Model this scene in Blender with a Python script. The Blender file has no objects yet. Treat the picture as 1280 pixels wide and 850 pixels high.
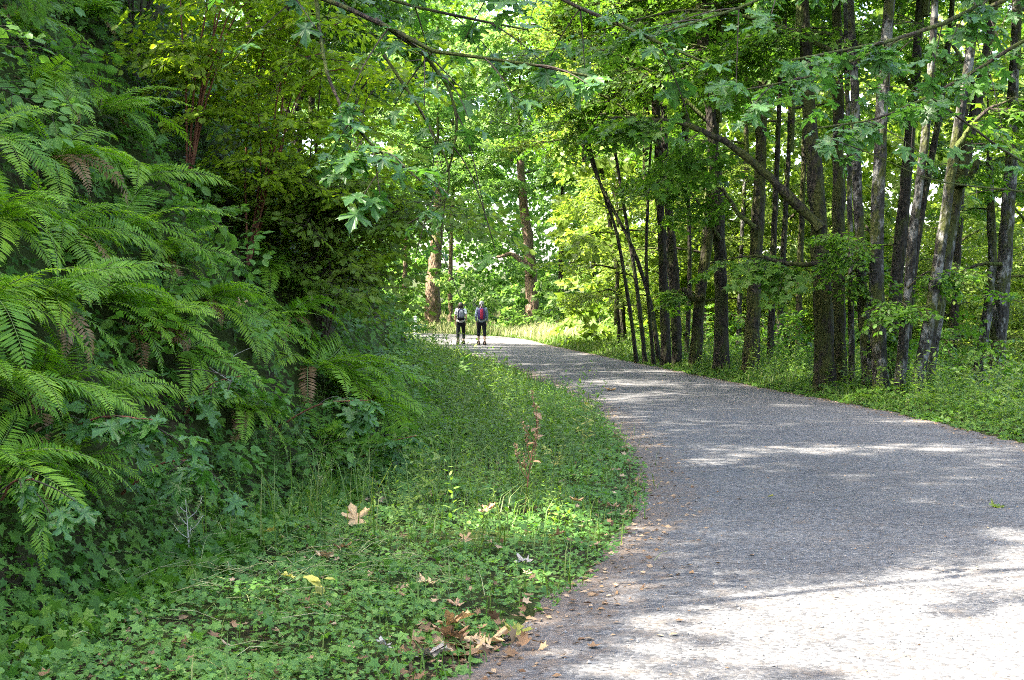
import bpy, math
import numpy as np
from mathutils import Vector, Matrix

S = bpy.context.scene
COL = S.collection
R_ = math.radians
rng = np.random.default_rng(11)

# ------------------------------------------------------------------ camera
FPX, CAMH, HOR = 1850.0, 1.60, 380.0          # focal length in photo pixels, eye height, horizon row
cam_d = bpy.data.cameras.new('camera'); cam = bpy.data.objects.new('camera', cam_d); COL.objects.link(cam)
cam_d.sensor_width = 36.0; cam_d.lens = FPX / 1280 * 36.0
cam_d.clip_end = 2000.0; cam_d.clip_start = 0.05
PITCH = math.atan((425 - HOR) / FPX)
cam.location = (0, 0, CAMH); cam.rotation_euler = (math.pi / 2 - PITCH, 0, 0)
S.camera = cam

# ------------------------------------------------------------------ light
SUN = Vector((-0.60, -0.10, 0.79)).normalized()
w = bpy.data.worlds.new('World'); S.world = w; w.use_nodes = True
nt = w.node_tree
sky = nt.nodes.new('ShaderNodeTexSky'); sky.sky_type = 'NISHITA'; sky.sun_disc = False
sky.sun_elevation = math.asin(SUN.z); sky.sun_rotation = math.atan2(SUN.x, SUN.y)
sky.air_density = 1.0; sky.dust_density = 4.0; sky.ozone_density = 0.3
bg = nt.nodes['Background']; bg.inputs[1].default_value = 0.15
nt.links.new(sky.outputs[0], bg.inputs[0])
sl = bpy.data.lights.new('sun', 'SUN'); sl.energy = 5.0; sl.angle = R_(0.53); sl.color = (1.0, 0.94, 0.84)
so = bpy.data.objects.new('sun', sl); COL.objects.link(so); so.location = (-30, 10, 40)
so.rotation_euler = SUN.to_track_quat('Z', 'Y').to_euler()

S.view_settings.view_transform = 'Standard'; S.view_settings.look = 'None'
S.view_settings.gamma = 1.0; S.view_settings.exposure = 3.3
S.render.engine = 'CYCLES'
cy = S.cycles
cy.max_bounces = 9; cy.diffuse_bounces = 6; cy.glossy_bounces = 2; cy.transmission_bounces = 7
cy.transparent_max_bounces = 4; cy.caustics_reflective = False; cy.caustics_refractive = False
cy.use_adaptive_sampling = True; cy.adaptive_threshold = 0.015
cy.use_denoising = False; cy.filter_width = 1.0; cy.sample_clamp_indirect = 6.0

# ------------------------------------------------------------------ small maths
def at(u, v, d):
    """point at depth d on the photo's sight line (level camera approximation)"""
    return np.array([(u - 640) / FPX * d, d, CAMH - (v - HOR) / FPX * d])

def nrm(a):
    a = np.asarray(a, float)
    return a / np.maximum(np.linalg.norm(a, axis=-1, keepdims=True), 1e-9)

def nz(x, y, s=1.0, o=0.0):
    """cheap smooth 2D noise in -1..1"""
    x = np.asarray(x) * s + o; y = np.asarray(y) * s - o * 1.7
    return (np.sin(1.7 * x + 1.3 * np.sin(0.9 * y + 1.1)) + np.sin(2.1 * y - 1.1 * np.sin(1.4 * x + 0.3))
            + 0.6 * np.sin(3.3 * x + 2.7 * y + 0.5) + 0.5 * np.sin(5.1 * x - 4.3 * y)) / 3.1

def sstep(t):
    t = np.clip(t, 0, 1); return t * t * (3 - 2 * t)

def interp(tab):
    a = np.array(tab, float)
    return lambda y: np.interp(y, a[:, 0], a[:, 1])

_L = interp([(-14, -4.5), (0, -2.2), (5, -.75), (6.4, -.28), (7.3, .02), (8.8, .42), (10, .72), (11.6, 1.0), (14.4, 1.25), (19, 1.3), (24, 1.1), (28, .8),
             (36, .05), (45, -1.3), (58, -3.2), (66, -4.6), (75, -8.0), (85, -14), (100, -26)])
_R = interp([(-14, 4.6), (0, 5.6), (10, 6.1), (17, 5.9), (23, 5.55), (28, 4.8), (35, 4.0), (45, 2.85), (58, 1.4), (66, .8), (72, -.2),
             (80, -3.4), (90, -10), (100, -18)])
_T = interp([(-14, -5.6), (0, -3.1), (7, -2.2), (11, -1.6), (16, -.95), (21, -.85), (28, -1.6), (40, -4.4), (58, -7.4), (75, -12.5), (100, -32)])
def XL(y): return (_L(y - 1) + _L(y) + _L(y + 1)) / 3
def XR(y): return (_R(y - 1.5) + _R(y) + _R(y + 1.5)) / 3
def XT(y): return (_T(y - 1.5) + _T(y) + _T(y + 1.5)) / 3

def ground(x, y):
    x = np.asarray(x, float); y = np.asarray(y, float)
    xl, xr, xt = XL(y), XR(y), XT(y)
    k = xt - x
    bank = np.where(k > 0, 1.5 * k * sstep(k / 1.2 + .25), 0.0)
    bank = np.where(bank > 9, 9 + (bank - 9) * .25, bank)
    bank = bank + sstep(k / 1.0) * (0.34 * nz(x, y, .8) + .18 * nz(x, y, 2.1, 4) + .06 * nz(x, y, 5.3, 1))
    verge = sstep((xl - x) / .5) * (0.05 + .05 * nz(x, y, 1.4, 2)) + .08 * sstep((xl - x - .6) / 1.4) * sstep((y - 12) / 8)
    r = x - xr
    right = sstep(r / .5) * (.05 + .05 * nz(x, y, 1.3, 6)) - np.where(r > 3.2, np.minimum((r - 3.2) * .28, 4.5), 0) * sstep(1 - (y - 75) / 25)
    far = .035 * np.maximum(y - 78, 0) * sstep((y - 78) / 20)
    inside = sstep((x - xl) / .25) * sstep((xr - x) / .25)
    return bank + verge + right + np.minimum(far, 9) - .05 * inside

def path_z(x, y):
    """surface of the gravel path: slightly crowned with shallow ruts"""
    xl, xr = XL(y), XR(y)
    s = np.clip((x - xl) / (xr - xl), 0, 1)
    return .035 * (1 - (2 * s - 1) ** 2) + .008 * nz(x, y, 1.1, 3) + .004 * nz(x, y, 4.0, 1)

def hit(u, v):
    """where the photo's sight line meets the ground"""
    d = np.linspace(3, 140, 9000)
    x = (u - 640) / FPX * d; z = CAMH - (v - HOR) / FPX * d
    b = np.nonzero(z <= ground(x, d))[0]
    i = b[0] if len(b) else len(d) - 1
    return np.array([x[i], d[i], float(ground(x[i], d[i]))])

# ------------------------------------------------------------------ mesh building
class Geo:
    def __init__(s): s.V, s.F, s.M, s.A, s.n = [], [], [], [], 0
    def add(s, v, f, m=0, r=.5):
        v = np.asarray(v, np.float32).reshape(-1, 3); f = np.asarray(f, np.int32).reshape(-1, 3)
        s.V.append(v); s.F.append(f + s.n); s.n += len(v)
        s.M.append(np.full(len(f), m, np.int32))
        s.A.append(np.broadcast_to(np.asarray(r, np.float32), (len(f),)).copy() if np.ndim(r) else np.full(len(f), r, np.float32))
    def mesh(s, name, mats, smooth=True):
        V = np.concatenate(s.V); F = np.concatenate(s.F)
        me = bpy.data.meshes.new(name)
        me.vertices.add(len(V)); me.vertices.foreach_set('co', V.ravel())
        me.loops.add(len(F) * 3); me.loops.foreach_set('vertex_index', F.ravel())
        me.polygons.add(len(F)); me.polygons.foreach_set('loop_start', np.arange(len(F), dtype=np.int32) * 3)
        try: me.polygons.foreach_set('loop_total', np.full(len(F), 3, np.int32))
        except Exception: pass
        for m in mats: me.materials.append(m)
        me.polygons.foreach_set('material_index', np.concatenate(s.M))
        me.polygons.foreach_set('use_smooth', np.full(len(F), smooth))
        a = me.attributes.new('rnd', 'FLOAT', 'FACE'); a.data.foreach_set('value', np.concatenate(s.A))
        me.update(calc_edges=True)
        return me

def obj(name, me, parent=None, loc=None):
    o = bpy.data.objects.new(name, me); COL.objects.link(o)
    if parent: o.parent = parent
    if loc is not None: o.location = loc
    return o
def tag(o, label=None, cat=None, group=None, kind=None):
    for k, v in (('label', label), ('category', cat), ('group', group), ('kind', kind)):
        if v: o[k] = v
    return o
def thing(name, label, cat, loc=(0, 0, 0), group=None):
    o = bpy.data.objects.new(name, None); COL.objects.link(o); o.location = loc
    o.empty_display_size = .2
    return tag(o, label, cat, group)

def tube(pts, rad, sides=8, cap=True):
    P = np.asarray(pts, float); n = len(P); rad = np.broadcast_to(np.asarray(rad, float), (n,))
    T = nrm(np.gradient(P, axis=0))
    ref = np.array([1., 0, 0]) if abs(T[0][0]) < .8 else np.array([0, 1., 0])
    U = np.zeros_like(P); u = nrm(np.cross(T[0], ref))
    for i in range(n):
        u = nrm(u - T[i] * np.dot(u, T[i])); U[i] = u
    W = np.cross(T, U)
    a = np.linspace(0, 2 * np.pi, sides, endpoint=False)
    V = P[:, None] + rad[:, None, None] * (np.cos(a)[None, :, None] * U[:, None] + np.sin(a)[None, :, None] * W[:, None])
    V = V.reshape(-1, 3)
    i = np.arange(n - 1)[:, None] * sides; j = np.arange(sides)[None]; k = (j + 1) % sides
    q = np.stack([i + j, i + k, i + sides + k, i + sides + j], -1).reshape(-1, 4)
    F = np.concatenate([q[:, [0, 1, 2]], q[:, [0, 2, 3]]])
    if cap:
        V = np.vstack([V, P[-1:] + T[-1] * rad[-1] * .5]); c = len(V) - 1; b = (n - 1) * sides
        F = np.vstack([F, np.stack([b + np.arange(sides), b + (np.arange(sides) + 1) % sides, np.full(sides, c)], -1)])
    return V, F

def smooth_path(pts, n):
    P = np.asarray(pts, float)
    if len(P) == 2: return P[0] + (P[1] - P[0]) * np.linspace(0, 1, n)[:, None]
    t = np.concatenate([[0], np.cumsum(np.linalg.norm(np.diff(P, axis=0), axis=1))])
    m = np.gradient(P, t, axis=0); s = np.linspace(0, t[-1], n); out = []
    for x in s:
        i = min(np.searchsorted(t, x, side='right') - 1, len(t) - 2); h = t[i + 1] - t[i]; q = (x - t[i]) / h
        out.append((2*q**3-3*q*q+1)*P[i] + (q**3-2*q*q+q)*h*m[i] + (-2*q**3+3*q*q)*P[i+1] + (q**3-q*q)*h*m[i+1])
    return np.array(out)

# leaf templates: base at origin, tip along +Y, face up +Z, unit length
def fan(outline, zf, centre):
    o = np.array(outline, float); c = np.array([[centre[0], centre[1], 0.]])
    V = np.vstack([c, np.column_stack([o, zf(o[:, 0], o[:, 1])])])
    n = len(o); F = np.array([[0, 1 + i, 1 + (i + 1) % n] for i in range(n)])
    return V, F
def mirror(half):   # half outline from base (x=0) to tip (x=0), x>=0 side
    return half + [(-x, y) for x, y in half[::-1] if x > 1e-6]
MAPLE_LO = fan(mirror([(0, 0), (.42, .05), (.28, .27), (.58, .55), (.17, .58), (0, 1.0)]), lambda x, y: -.22 * x * x - .10 * (y - .4) ** 2, (0, .3))
_mh = [(0, 0), (.10, .02), (.24, -.06), (.42, -.02), (.34, .08), (.30, .17), (.20, .24), (.36, .33), (.50, .38), (.56, .36), (.57, .44), (.66, .52),
       (.54, .55), (.50, .62), (.40, .58), (.26, .53), (.16, .52), (.18, .66), (.17, .76), (.24, .80), (.15, .86), (.08, .93), (0, 1.02)]
MAPLE_HI = fan(mirror(_mh), lambda x, y: -.30 * x * x - .16 * (y - .35) ** 2 + .05 * np.abs(np.sin(6 * np.arctan2(x, y + .05))), (0, .26))
MAPLE_CURL = fan(mirror(_mh), lambda x, y: .55 * x * x + .28 * (y - .4) ** 2 + .06 * np.sin(9 * x + 5 * y), (0, .26))
IVY = fan(mirror([(0, .08), (.30, -.08), (.29, .22), (.54, .44), (.20, .50), (0, 1.0)]), lambda x, y: -.20 * x * x - .12 * (y - .4) ** 2, (0, .35))
TRI = fan(mirror([(0, 0), (.34, .1), (.40, .5), (.14, .5), (0, 1.0)]), lambda x, y: -.25 * x * x, (0, .35))
OVATE = (np.array([[0, 0, 0], [.25, .25, .06], [.27, .62, .05], [0, 1.0, -.06], [-.27, .62, .05], [-.25, .25, .06]]),
         np.array([[0, 1, 2], [0, 2, 3], [0, 3, 4], [0, 4, 5]]))
WIDE = (np.array([[0, 0, 0], [.45, .42, .07], [0, 1.0, -.06], [-.45, .42, .07]]), np.array([[0, 1, 2], [0, 2, 3]]))
OV4 = (np.array([[0, 0, 0], [.27, .45, .06], [0, 1.0, -.05], [-.27, .45, .06]]), np.array([[0, 1, 2], [0, 2, 3]]))
MAPLE_FAR = (np.array([[0, 0, 0], [.5, .3, -.06], [.12, .45, .0], [0, 1., -.06], [-.12, .45, .0], [-.5, .3, -.06]]), np.array([[0, 1, 2], [0, 2, 3], [0, 3, 4], [0, 4, 5]]))
LANCE = (np.array([[0, 0, 0], [.09, .3, .02], [.08, .65, .02], [0, 1, -.1], [-.08, .65, .02], [-.09, .3, .02]]), np.array([[0, 1, 5], [1, 2, 4], [1, 4, 5], [2, 3, 4]]))

def scatter(g, tm, pos, di, no, size, rnd, m=0):
    pos, di, no = (np.asarray(a, float) for a in (pos, di, no)); N = len(pos)
    if N == 0: return
    size = np.broadcast_to(np.asarray(size, float), (N,)); di = nrm(di)
    x = nrm(np.cross(di, no)); n2 = np.cross(x, di)
    tv, tf = tm
    V = pos[:, None] + size[:, None, None] * (tv[None, :, :1] * x[:, None] + tv[None, :, 1:2] * di[:, None] + tv[None, :, 2:] * n2[:, None])
    F = tf[None] + (np.arange(N) * len(tv))[:, None, None]
    r = np.repeat(np.broadcast_to(np.asarray(rnd, float), (N,)), len(tf))
    g.add(V.reshape(-1, 3), F.reshape(-1, 3), m, r)

# a spray: a flat leafy twig, axis +X about 1 m long; returns leaf pos, dir, normal, relative size and twig lines
def make_spray(rs, leaf=.16, step=.13, droop=.25, jit=.35, sides=4, blen=.5):
    pos, di, no, sz, tw = [], [], [], [], []
    def axis(p0, d0, L, dr, main):
        n = max(2, int(L / step)); t = np.linspace(0, 1, n + 1)
        P = p0 + d0 * (t * L)[:, None] + np.array([0, 0, -1.]) * (dr * L * t * t)[:, None]
        P = P + rs.normal(0, .012, P.shape) * t[:, None]
        tw.append(P)
        for i in range(1, n + 1):
            tan = nrm(P[i] - P[i - 1]); side = nrm(np.cross(tan, [0, 0, 1]))
            for s in (-1, 1):
                if rs.random() < .1: continue
                d = tan * rs.uniform(.3, .9) + side * s * rs.uniform(.6, 1) + np.array([0, 0, rs.uniform(-.55, .1)])
                d = nrm(d); pos.append(P[i] + d * leaf * .45); di.append(d); no.append(nrm(np.array([0, 0, 1.]) + rs.normal(0, jit, 3))); sz.append(leaf * rs.uniform(.6, 1.2))
        d = nrm(tan + [0, 0, -.3]); pos.append(P[-1]); di.append(d); no.append(nrm(np.array([0, 0, 1.]) + rs.normal(0, jit, 3))); sz.append(leaf * rs.uniform(.8, 1.2))
        return P
    P = axis(np.zeros(3), np.array([1., 0, 0]), 1.0, droop, True)
    for k in range(sides):
        for s in (-1, 1):
            t = (k + .6 + rs.uniform(-.3, .3)) / (sides + .3); q = P[min(len(P) - 1, max(0, int(t * (len(P) - 1))))]
            a = rs.uniform(.6, 1.0) * s
            axis(q, nrm(np.array([math.cos(a), math.sin(a), rs.uniform(-.1, .15)])), blen * (1.05 - .6 * t) * rs.uniform(.7, 1.2), droop, False)
    return np.array(pos), np.array(di), np.array(no), np.array(sz), tw

def frames(heading, pitch, roll):
    """rotation matrices taking +X to the heading / pitch, rolled about the axis"""
    ch, sh, cp, sp, cr, sr = np.cos(heading), np.sin(heading), np.cos(pitch), np.sin(pitch), np.cos(roll), np.sin(roll)
    X = np.stack([ch * cp, sh * cp, sp], -1); Y0 = np.stack([-sh, ch, 0 * ch], -1); Z0 = np.cross(X, Y0)
    Y = Y0 * cr[:, None] + Z0 * sr[:, None]; Z = np.cross(X, Y)
    return np.stack([X, Y, Z], -1)

def place_sprays(g, sprays, tm, P, heading, pitch, roll, scale, rnd, mleaf=0, mtwig=1, twigs=True, rs=rng, keep=1.0, tw_r=.006):
    M = frames(heading, pitch, roll); which = rs.integers(0, len(sprays), len(P))
    for k, (lp, ld, ln, ls, tw) in enumerate(sprays):
        I = np.nonzero(which == k)[0]
        if len(I) == 0: continue
        pos = np.einsum('kij,nj->kni', M[I], lp) * scale[I][:, None, None] + P[I][:, None]
        di = np.einsum('kij,nj->kni', M[I], ld); no = np.einsum('kij,nj->kni', M[I], ln)
        sz = ls[None] * scale[I][:, None] ** .4
        rn = np.clip(.6 * rnd[I][:, None] + .4 * rs.random((len(I), len(lp))), 0, 1)
        pos, di, no, sz, rn = pos.reshape(-1, 3), di.reshape(-1, 3), no.reshape(-1, 3), sz.ravel(), rn.ravel()
        if keep < 1:
            q = rs.random(len(pos)) < keep; pos, di, no, sz, rn = pos[q], di[q], no[q], sz[q], rn[q]
        scatter(g, tm, pos, di, no, sz, rn, mleaf)
        if twigs:
            for j, line in enumerate(tw):
                line = line[[0, len(line) // 2, -1]]
                v, f = tube(line, np.linspace(tw_r if j == 0 else tw_r * .6, .002, len(line)), 3, False)
                V = np.einsum('kij,nj->kni', M[I], v) * scale[I][:, None, None] + P[I][:, None]
                F = f[None] + (np.arange(len(I)) * len(v))[:, None, None]
                g.add(V.reshape(-1, 3), F.reshape(-1, 3), mtwig, .5)

# ------------------------------------------------------------------ materials
def nodes(name):
    m = bpy.data.materials.new(name); m.use_nodes = True; t = m.node_tree; t.nodes.clear()
    out = t.nodes.new('ShaderNodeOutputMaterial')
    return m, t, (lambda k, **kw: mk(t, k, **kw)), out
def mk(t, kind, **kw):
    n = t.nodes.new('ShaderNode' + kind)
    for k, v in kw.items(): setattr(n, k, v)
    return n
def ramp(t, stops):
    r = t.nodes.new('ShaderNodeValToRGB'); e = r.color_ramp.elements
    while len(e) < len(stops): e.new(.5)
    for el, (p, c) in zip(e, stops): el.position = p; el.color = (*c, 1)
    return r

def leaf_mat(name, cols, trans=.42, rough=.5, spec=.22, tboost=(1.6, 1.75, .7), obvar=.35):
    m, t, N, out = nodes(name); L = t.links.new
    a = N('Attribute', attribute_name='rnd'); oi = N('ObjectInfo')
    mx = N('Math', operation='MULTIPLY_ADD'); mx.inputs[1].default_value = obvar
    sub = N('Math', operation='SUBTRACT'); L(oi.outputs['Random'], sub.inputs[0]); sub.inputs[1].default_value = .5
    L(sub.outputs[0], mx.inputs[0]); L(a.outputs['Fac'], mx.inputs[2])
    cr = ramp(t, [(i / (len(cols) - 1), c) for i, c in enumerate(cols)]); L(mx.outputs[0], cr.inputs[0])
    tc = N('TexCoord'); ns = N('TexNoise'); ns.inputs['Scale'].default_value = 9; ns.inputs['Detail'].default_value = 3
    L(tc.outputs['Object'], ns.inputs['Vector'])
    mr = N('MapRange'); mr.inputs[1].default_value = .3; mr.inputs[2].default_value = .7; mr.inputs[3].default_value = .8; mr.inputs[4].default_value = 1.2
    L(ns.outputs['Fac'], mr.inputs[0])
    vm = N('VectorMath', operation='SCALE'); L(cr.outputs[0], vm.inputs[0]); L(mr.outputs[0], vm.inputs['Scale'])
    p = N('BsdfPrincipled'); p.inputs['Roughness'].default_value = rough; p.inputs['Specular IOR Level'].default_value = spec
    L(vm.outputs[0], p.inputs['Base Color'])
    tv = N('VectorMath', operation='MULTIPLY'); L(vm.outputs[0], tv.inputs[0]); tv.inputs[1].default_value = tboost
    tr = N('BsdfTranslucent'); L(tv.outputs[0], tr.inputs[0])
    mix = N('MixShader'); mix.inputs[0].default_value = trans; L(p.outputs[0], mix.inputs[1]); L(tr.outputs[0], mix.inputs[2])
    L(mix.outputs[0], out.inputs[0])
    return m

def bark_mat(name, base, dark, moss=None, moss_amt=.5, lichen=None, lichen_amt=.4, scale=9.0, bump=1.0):
    m, t, N, out = nodes(name); L = t.links.new
    tc = N('TexCoord'); mp = N('Mapping'); mp.inputs['Scale'].default_value = (1, 1, .42); L(tc.outputs['Object'], mp.inputs[0])
    n1 = N('TexNoise'); n1.inputs['Scale'].default_value = scale * 2.2; n1.inputs['Detail'].default_value = 6; n1.inputs['Roughness'].default_value = .65; L(mp.outputs[0], n1.inputs['Vector'])
    v1 = N('TexVoronoi'); v1.inputs['Scale'].default_value = scale * 2.0; L(mp.outputs[0], v1.inputs['Vector'])
    cr = ramp(t, [(.38, dark), (.60, base)]); L(n1.outputs['Fac'], cr.inputs[0]); col = cr.outputs[0]
    def layer(c, amt, sc, col, seed):
        mo = N('Mapping'); mo.inputs['Location'].default_value = (seed, seed * 2, seed); mo.inputs['Scale'].default_value = (1, 1, .5); L(tc.outputs['Object'], mo.inputs[0])
        n = N('TexNoise'); n.inputs['Scale'].default_value = sc; n.inputs['Detail'].default_value = 5; n.inputs['Roughness'].default_value = .7; L(mo.outputs[0], n.inputs['Vector'])
        r = ramp(t, [(.62 - amt * .35, (0, 0, 0)), (.70 - amt * .35, (1, 1, 1))]); L(n.outputs['Fac'], r.inputs[0])
        x = N('MixRGB'); L(r.outputs[0], x.inputs[0]); L(col, x.inputs[1]); x.inputs[2].default_value = (*c, 1)
        return x.outputs[0]
    if lichen: col = layer(lichen, lichen_amt, 5.5, col, 3.1)
    if moss: col = layer(moss, moss_amt, 2.6, col, 7.7)
    p = N('BsdfPrincipled'); p.inputs['Roughness'].default_value = .9; p.inputs['Specular IOR Level'].default_value = .2; L(col, p.inputs['Base Color'])
    ad = N('Math', operation='ADD'); L(n1.outputs['Fac'], ad.inputs[0]); L(v1.outputs['Distance'], ad.inputs[1])
    b = N('Bump'); b.inputs['Strength'].default_value = bump; b.inputs['Distance'].default_value = .06; L(ad.outputs[0], b.inputs['Height']); L(b.outputs[0], p.inputs['Normal'])
    L(p.outputs[0], out.inputs[0]); return m

def plain(name, c, rough=.7, spec=.3, var=.15, scale=20, bump=0.0):
    m, t, N, out = nodes(name); L = t.links.new
    tc = N('TexCoord'); n = N('TexNoise'); n.inputs['Scale'].default_value = scale; n.inputs['Detail'].default_value = 4; L(tc.outputs['Object'], n.inputs['Vector'])
    r = ramp(t, [(.3, tuple(max(0, x * (1 - var)) for x in c)), (.7, tuple(min(1, x * (1 + var)) for x in c))]); L(n.outputs['Fac'], r.inputs[0])
    p = N('BsdfPrincipled'); p.inputs['Roughness'].default_value = rough; p.inputs['Specular IOR Level'].default_value = spec; L(r.outputs[0], p.inputs['Base Color'])
    if bump:
        b = N('Bump'); b.inputs['Strength'].default_value = bump; b.inputs['Distance'].default_value = .01; L(n.outputs['Fac'], b.inputs['Height']); L(b.outputs[0], p.inputs['Normal'])
    L(p.outputs[0], out.inputs[0]); return m

def gravel_mat():
    m, t, N, out = nodes('gravel'); L = t.links.new
    tc = N('TexCoord')
    def noise(s, d=4, r=.6):
        n = N('TexNoise'); n.inputs['Scale'].default_value = s; n.inputs['Detail'].default_value = d; n.inputs['Roughness'].default_value = r; L(tc.outputs['Object'], n.inputs['Vector']); return n
    big = noise(.55); mid = noise(5, 5); fine = noise(60, 3, .7)
    vo = N('TexVoronoi'); vo.inputs['Scale'].default_value = 42; L(tc.outputs['Object'], vo.inputs['Vector'])
    vo2 = N('TexVoronoi'); vo2.inputs['Scale'].default_value = 17; L(tc.outputs['Object'], vo2.inputs['Vector'])
    c1 = ramp(t, [(.05, (.020, .0195, .0193)), (.4, (.066, .065, .0645)), (.75, (.108, .106, .103)), (1, (.22, .212, .202))])
    sp = N('SeparateColor'); L(vo.outputs['Color'], sp.inputs[0])
    mx = N('Math', operation='MULTIPLY_ADD'); L(sp.outputs[0], mx.inputs[0]); mx.inputs[1].default_value = .6
    m2 = N('Math', operation='MULTIPLY'); L(fine.outputs['Fac'], m2.inputs[0]); m2.inputs[1].default_value = .42
    L(m2.outputs[0], mx.inputs[2]); L(mx.outputs[0], c1.inputs[0])
    # brown fines drifting over the stones
    br = ramp(t, [(.48, (0, 0, 0)), (.72, (1, 1, 1))]); L(mid.outputs['Fac'], br.inputs[0])
    bf = N('Math', operation='MULTIPLY'); L(br.outputs[0], bf.inputs[0]); bf.inputs[1].default_value = .45
    x = N('MixRGB'); L(bf.outputs[0], x.inputs[0]); L(c1.outputs[0], x.inputs[1]); x.inputs[2].default_value = (.092, .074, .056, 1)
    g = ramp(t, [(.3, (.74, .74, .75)), (.7, (1.16, 1.15, 1.13))]); L(big.outputs['Fac'], g.inputs[0])
    y = N('MixRGB', blend_type='MULTIPLY'); y.inputs[0].default_value = 1; L(x.outputs[0], y.inputs[1]); L(g.outputs[0], y.inputs[2])
    # litter-stained margins
    ed = N('Attribute', attribute_name='rnd')
    en = N('Math', operation='ADD'); L(ed.outputs['Fac'], en.inputs[0]); L(mid.outputs['Fac'], en.inputs[1])
    er = ramp(t, [(.62, (0, 0, 0)), (1.0, (1, 1, 1))]); L(en.outputs[0], er.inputs[0])
    em = N('Math', operation='MULTIPLY'); L(er.outputs[0], em.inputs[0]); em.inputs[1].default_value = .55
    z = N('MixRGB'); L(em.outputs[0], z.inputs[0]); L(y.outputs[0], z.inputs[1]); z.inputs[2].default_value = (.11, .075, .048, 1)
    p = N('BsdfPrincipled'); p.inputs['Roughness'].default_value = .92; p.inputs['Specular IOR Level'].default_value = .25; L(z.outputs[0], p.inputs['Base Color'])
    h = N('Math', operation='ADD'); L(vo.outputs['Distance'], h.inputs[0]); L(fine.outputs['Fac'], h.inputs[1])
    h2 = N('Math', operation='ADD'); L(h.outputs[0], h2.inputs[0]); L(vo2.outputs['Distance'], h2.inputs[1])
    b = N('Bump'); b.inputs['Strength'].default_value = .55; b.inputs['Distance'].default_value = .015; b.invert = True; L(h2.outputs[0], b.inputs['Height']); L(b.outputs[0], p.inputs['Normal'])
    L(p.outputs[0], out.inputs[0]); return m

def soil_mat():
    m, t, N, out = nodes('forest_soil'); L = t.links.new
    tc = N('TexCoord')
    a = N('TexNoise'); a.inputs['Scale'].default_value = 14; a.inputs['Detail'].default_value = 6; a.inputs['Roughness'].default_value = .7; L(tc.outputs['Object'], a.inputs['Vector'])
    b = N('TexNoise'); b.inputs['Scale'].default_value = 1.3; b.inputs['Detail'].default_value = 4; L(tc.outputs['Object'], b.inputs['Vector'])
    c = ramp(t, [(.3, (.012, .010, .005)), (.55, (.030, .025, .012)), (.8, (.075, .055, .03))]); L(a.outputs['Fac'], c.inputs[0])
    r = ramp(t, [(.38, (0, 0, 0)), (.52, (1, 1, 1))]); L(b.outputs['Fac'], r.inputs[0])
    f = N('Math', operation='MULTIPLY'); L(r.outputs[0], f.inputs[0]); f.inputs[1].default_value = .8
    x = N('MixRGB'); L(f.outputs[0], x.inputs[0]); L(c.outputs[0], x.inputs[1]); x.inputs[2].default_value = (.026, .040, .007, 1)
    p = N('BsdfPrincipled'); p.inputs['Roughness'].default_value = .95; p.inputs['Specular IOR Level'].default_value = .08; L(x.outputs[0], p.inputs['Base Color'])
    bu = N('Bump'); bu.inputs['Strength'].default_value = .8; bu.inputs['Distance'].default_value = .04; L(a.outputs['Fac'], bu.inputs['Height']); L(bu.outputs[0], p.inputs['Normal'])
    L(p.outputs[0], out.inputs[0]); return m

M_soil, M_gravel = soil_mat(), gravel_mat()
M_maple = leaf_mat('maple_leaf', [(.040, .095, .012), (.065, .135, .016), (.095, .165, .020)], .48)
M_maple_near = leaf_mat('maple_leaf_near', [(.045, .115, .024), (.060, .145, .030), (.075, .160, .030)], .42, .42, .4)
M_sun = leaf_mat('understory_leaf', [(.075, .135, .016), (.115, .175, .024), (.165, .215, .042)], .52, tboost=(1.6, 1.6, .85))
M_far = leaf_mat('far_leaf', [(.062, .135, .030), (.105, .19, .045), (.165, .245, .075)], .55, .6, tboost=(1.5, 1.6, .9))
M_shrub = leaf_mat('shrub_leaf', [(.115, .18, .012), (.165, .23, .016), (.21, .27, .022)], .56)
M_fern = leaf_mat('fern_frond', [(.070, .16, .010), (.118, .225, .014), (.165, .27, .020)], .4, .45, .2, obvar=.9)
M_deadfern = leaf_mat('dead_frond', [(.09, .05, .02), (.15, .085, .035), (.2, .13, .06)], .2)
M_ivy = leaf_mat('ivy_leaf', [(.032, .085, .010), (.060, .128, .015), (.10, .175, .024)], .34, .5, .15)
M_herb = leaf_mat('herb_leaf', [(.055, .125, .022), (.080, .17, .030), (.12, .20, .040)], .36)
M_weed = leaf_mat('weed_leaf', [(.060, .125, .018), (.10, .17, .024), (.16, .21, .042)], .4)
M_grass = leaf_mat('grass_blade', [(.050, .105, .016), (.080, .140, .022), (.16, .17, .06)], .35)
M_straw = leaf_mat('straw', [(.15, .21, .06), (.27, .29, .12), (.38, .36, .20)], .4, .7, .2, (1.1, 1.1, .9))
M_conif = leaf_mat('conifer_needle', [(.030, .080, .030), (.055, .12, .045), (.085, .16, .07)], .25)
M_litter = leaf_mat('leaf_litter', [(.10, .055, .028), (.20, .125, .065), (.33, .24, .15)], .12, .8, .2, (1.1, 1, .8))
M_tan = leaf_mat('dry_tan_leaf', [(.36, .23, .11), (.42, .28, .14), (.46, .33, .19)], .2, .7, .2, (1.1, 1, .8))
M_pale = leaf_mat('dry_pale_leaf', [(.24, .215, .18), (.29, .26, .22), (.33, .30, .25)], .15, .7, .2, (1, 1, .9))
M_rust = leaf_mat('dry_rust_leaf', [(.20, .115, .06), (.27, .165, .09), (.33, .21, .12)], .2, .7, .2, (1.1, 1, .8))
M_yellow = leaf_mat('yellow_leaf', [(.24, .24, .04), (.30, .29, .055), (.34, .32, .08)], .35, .6, .3, (1.1, 1.1, .7))
M_rockc = plain('stone_chip', (.13, .125, .118), .9, .2, .6, 3)
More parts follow.
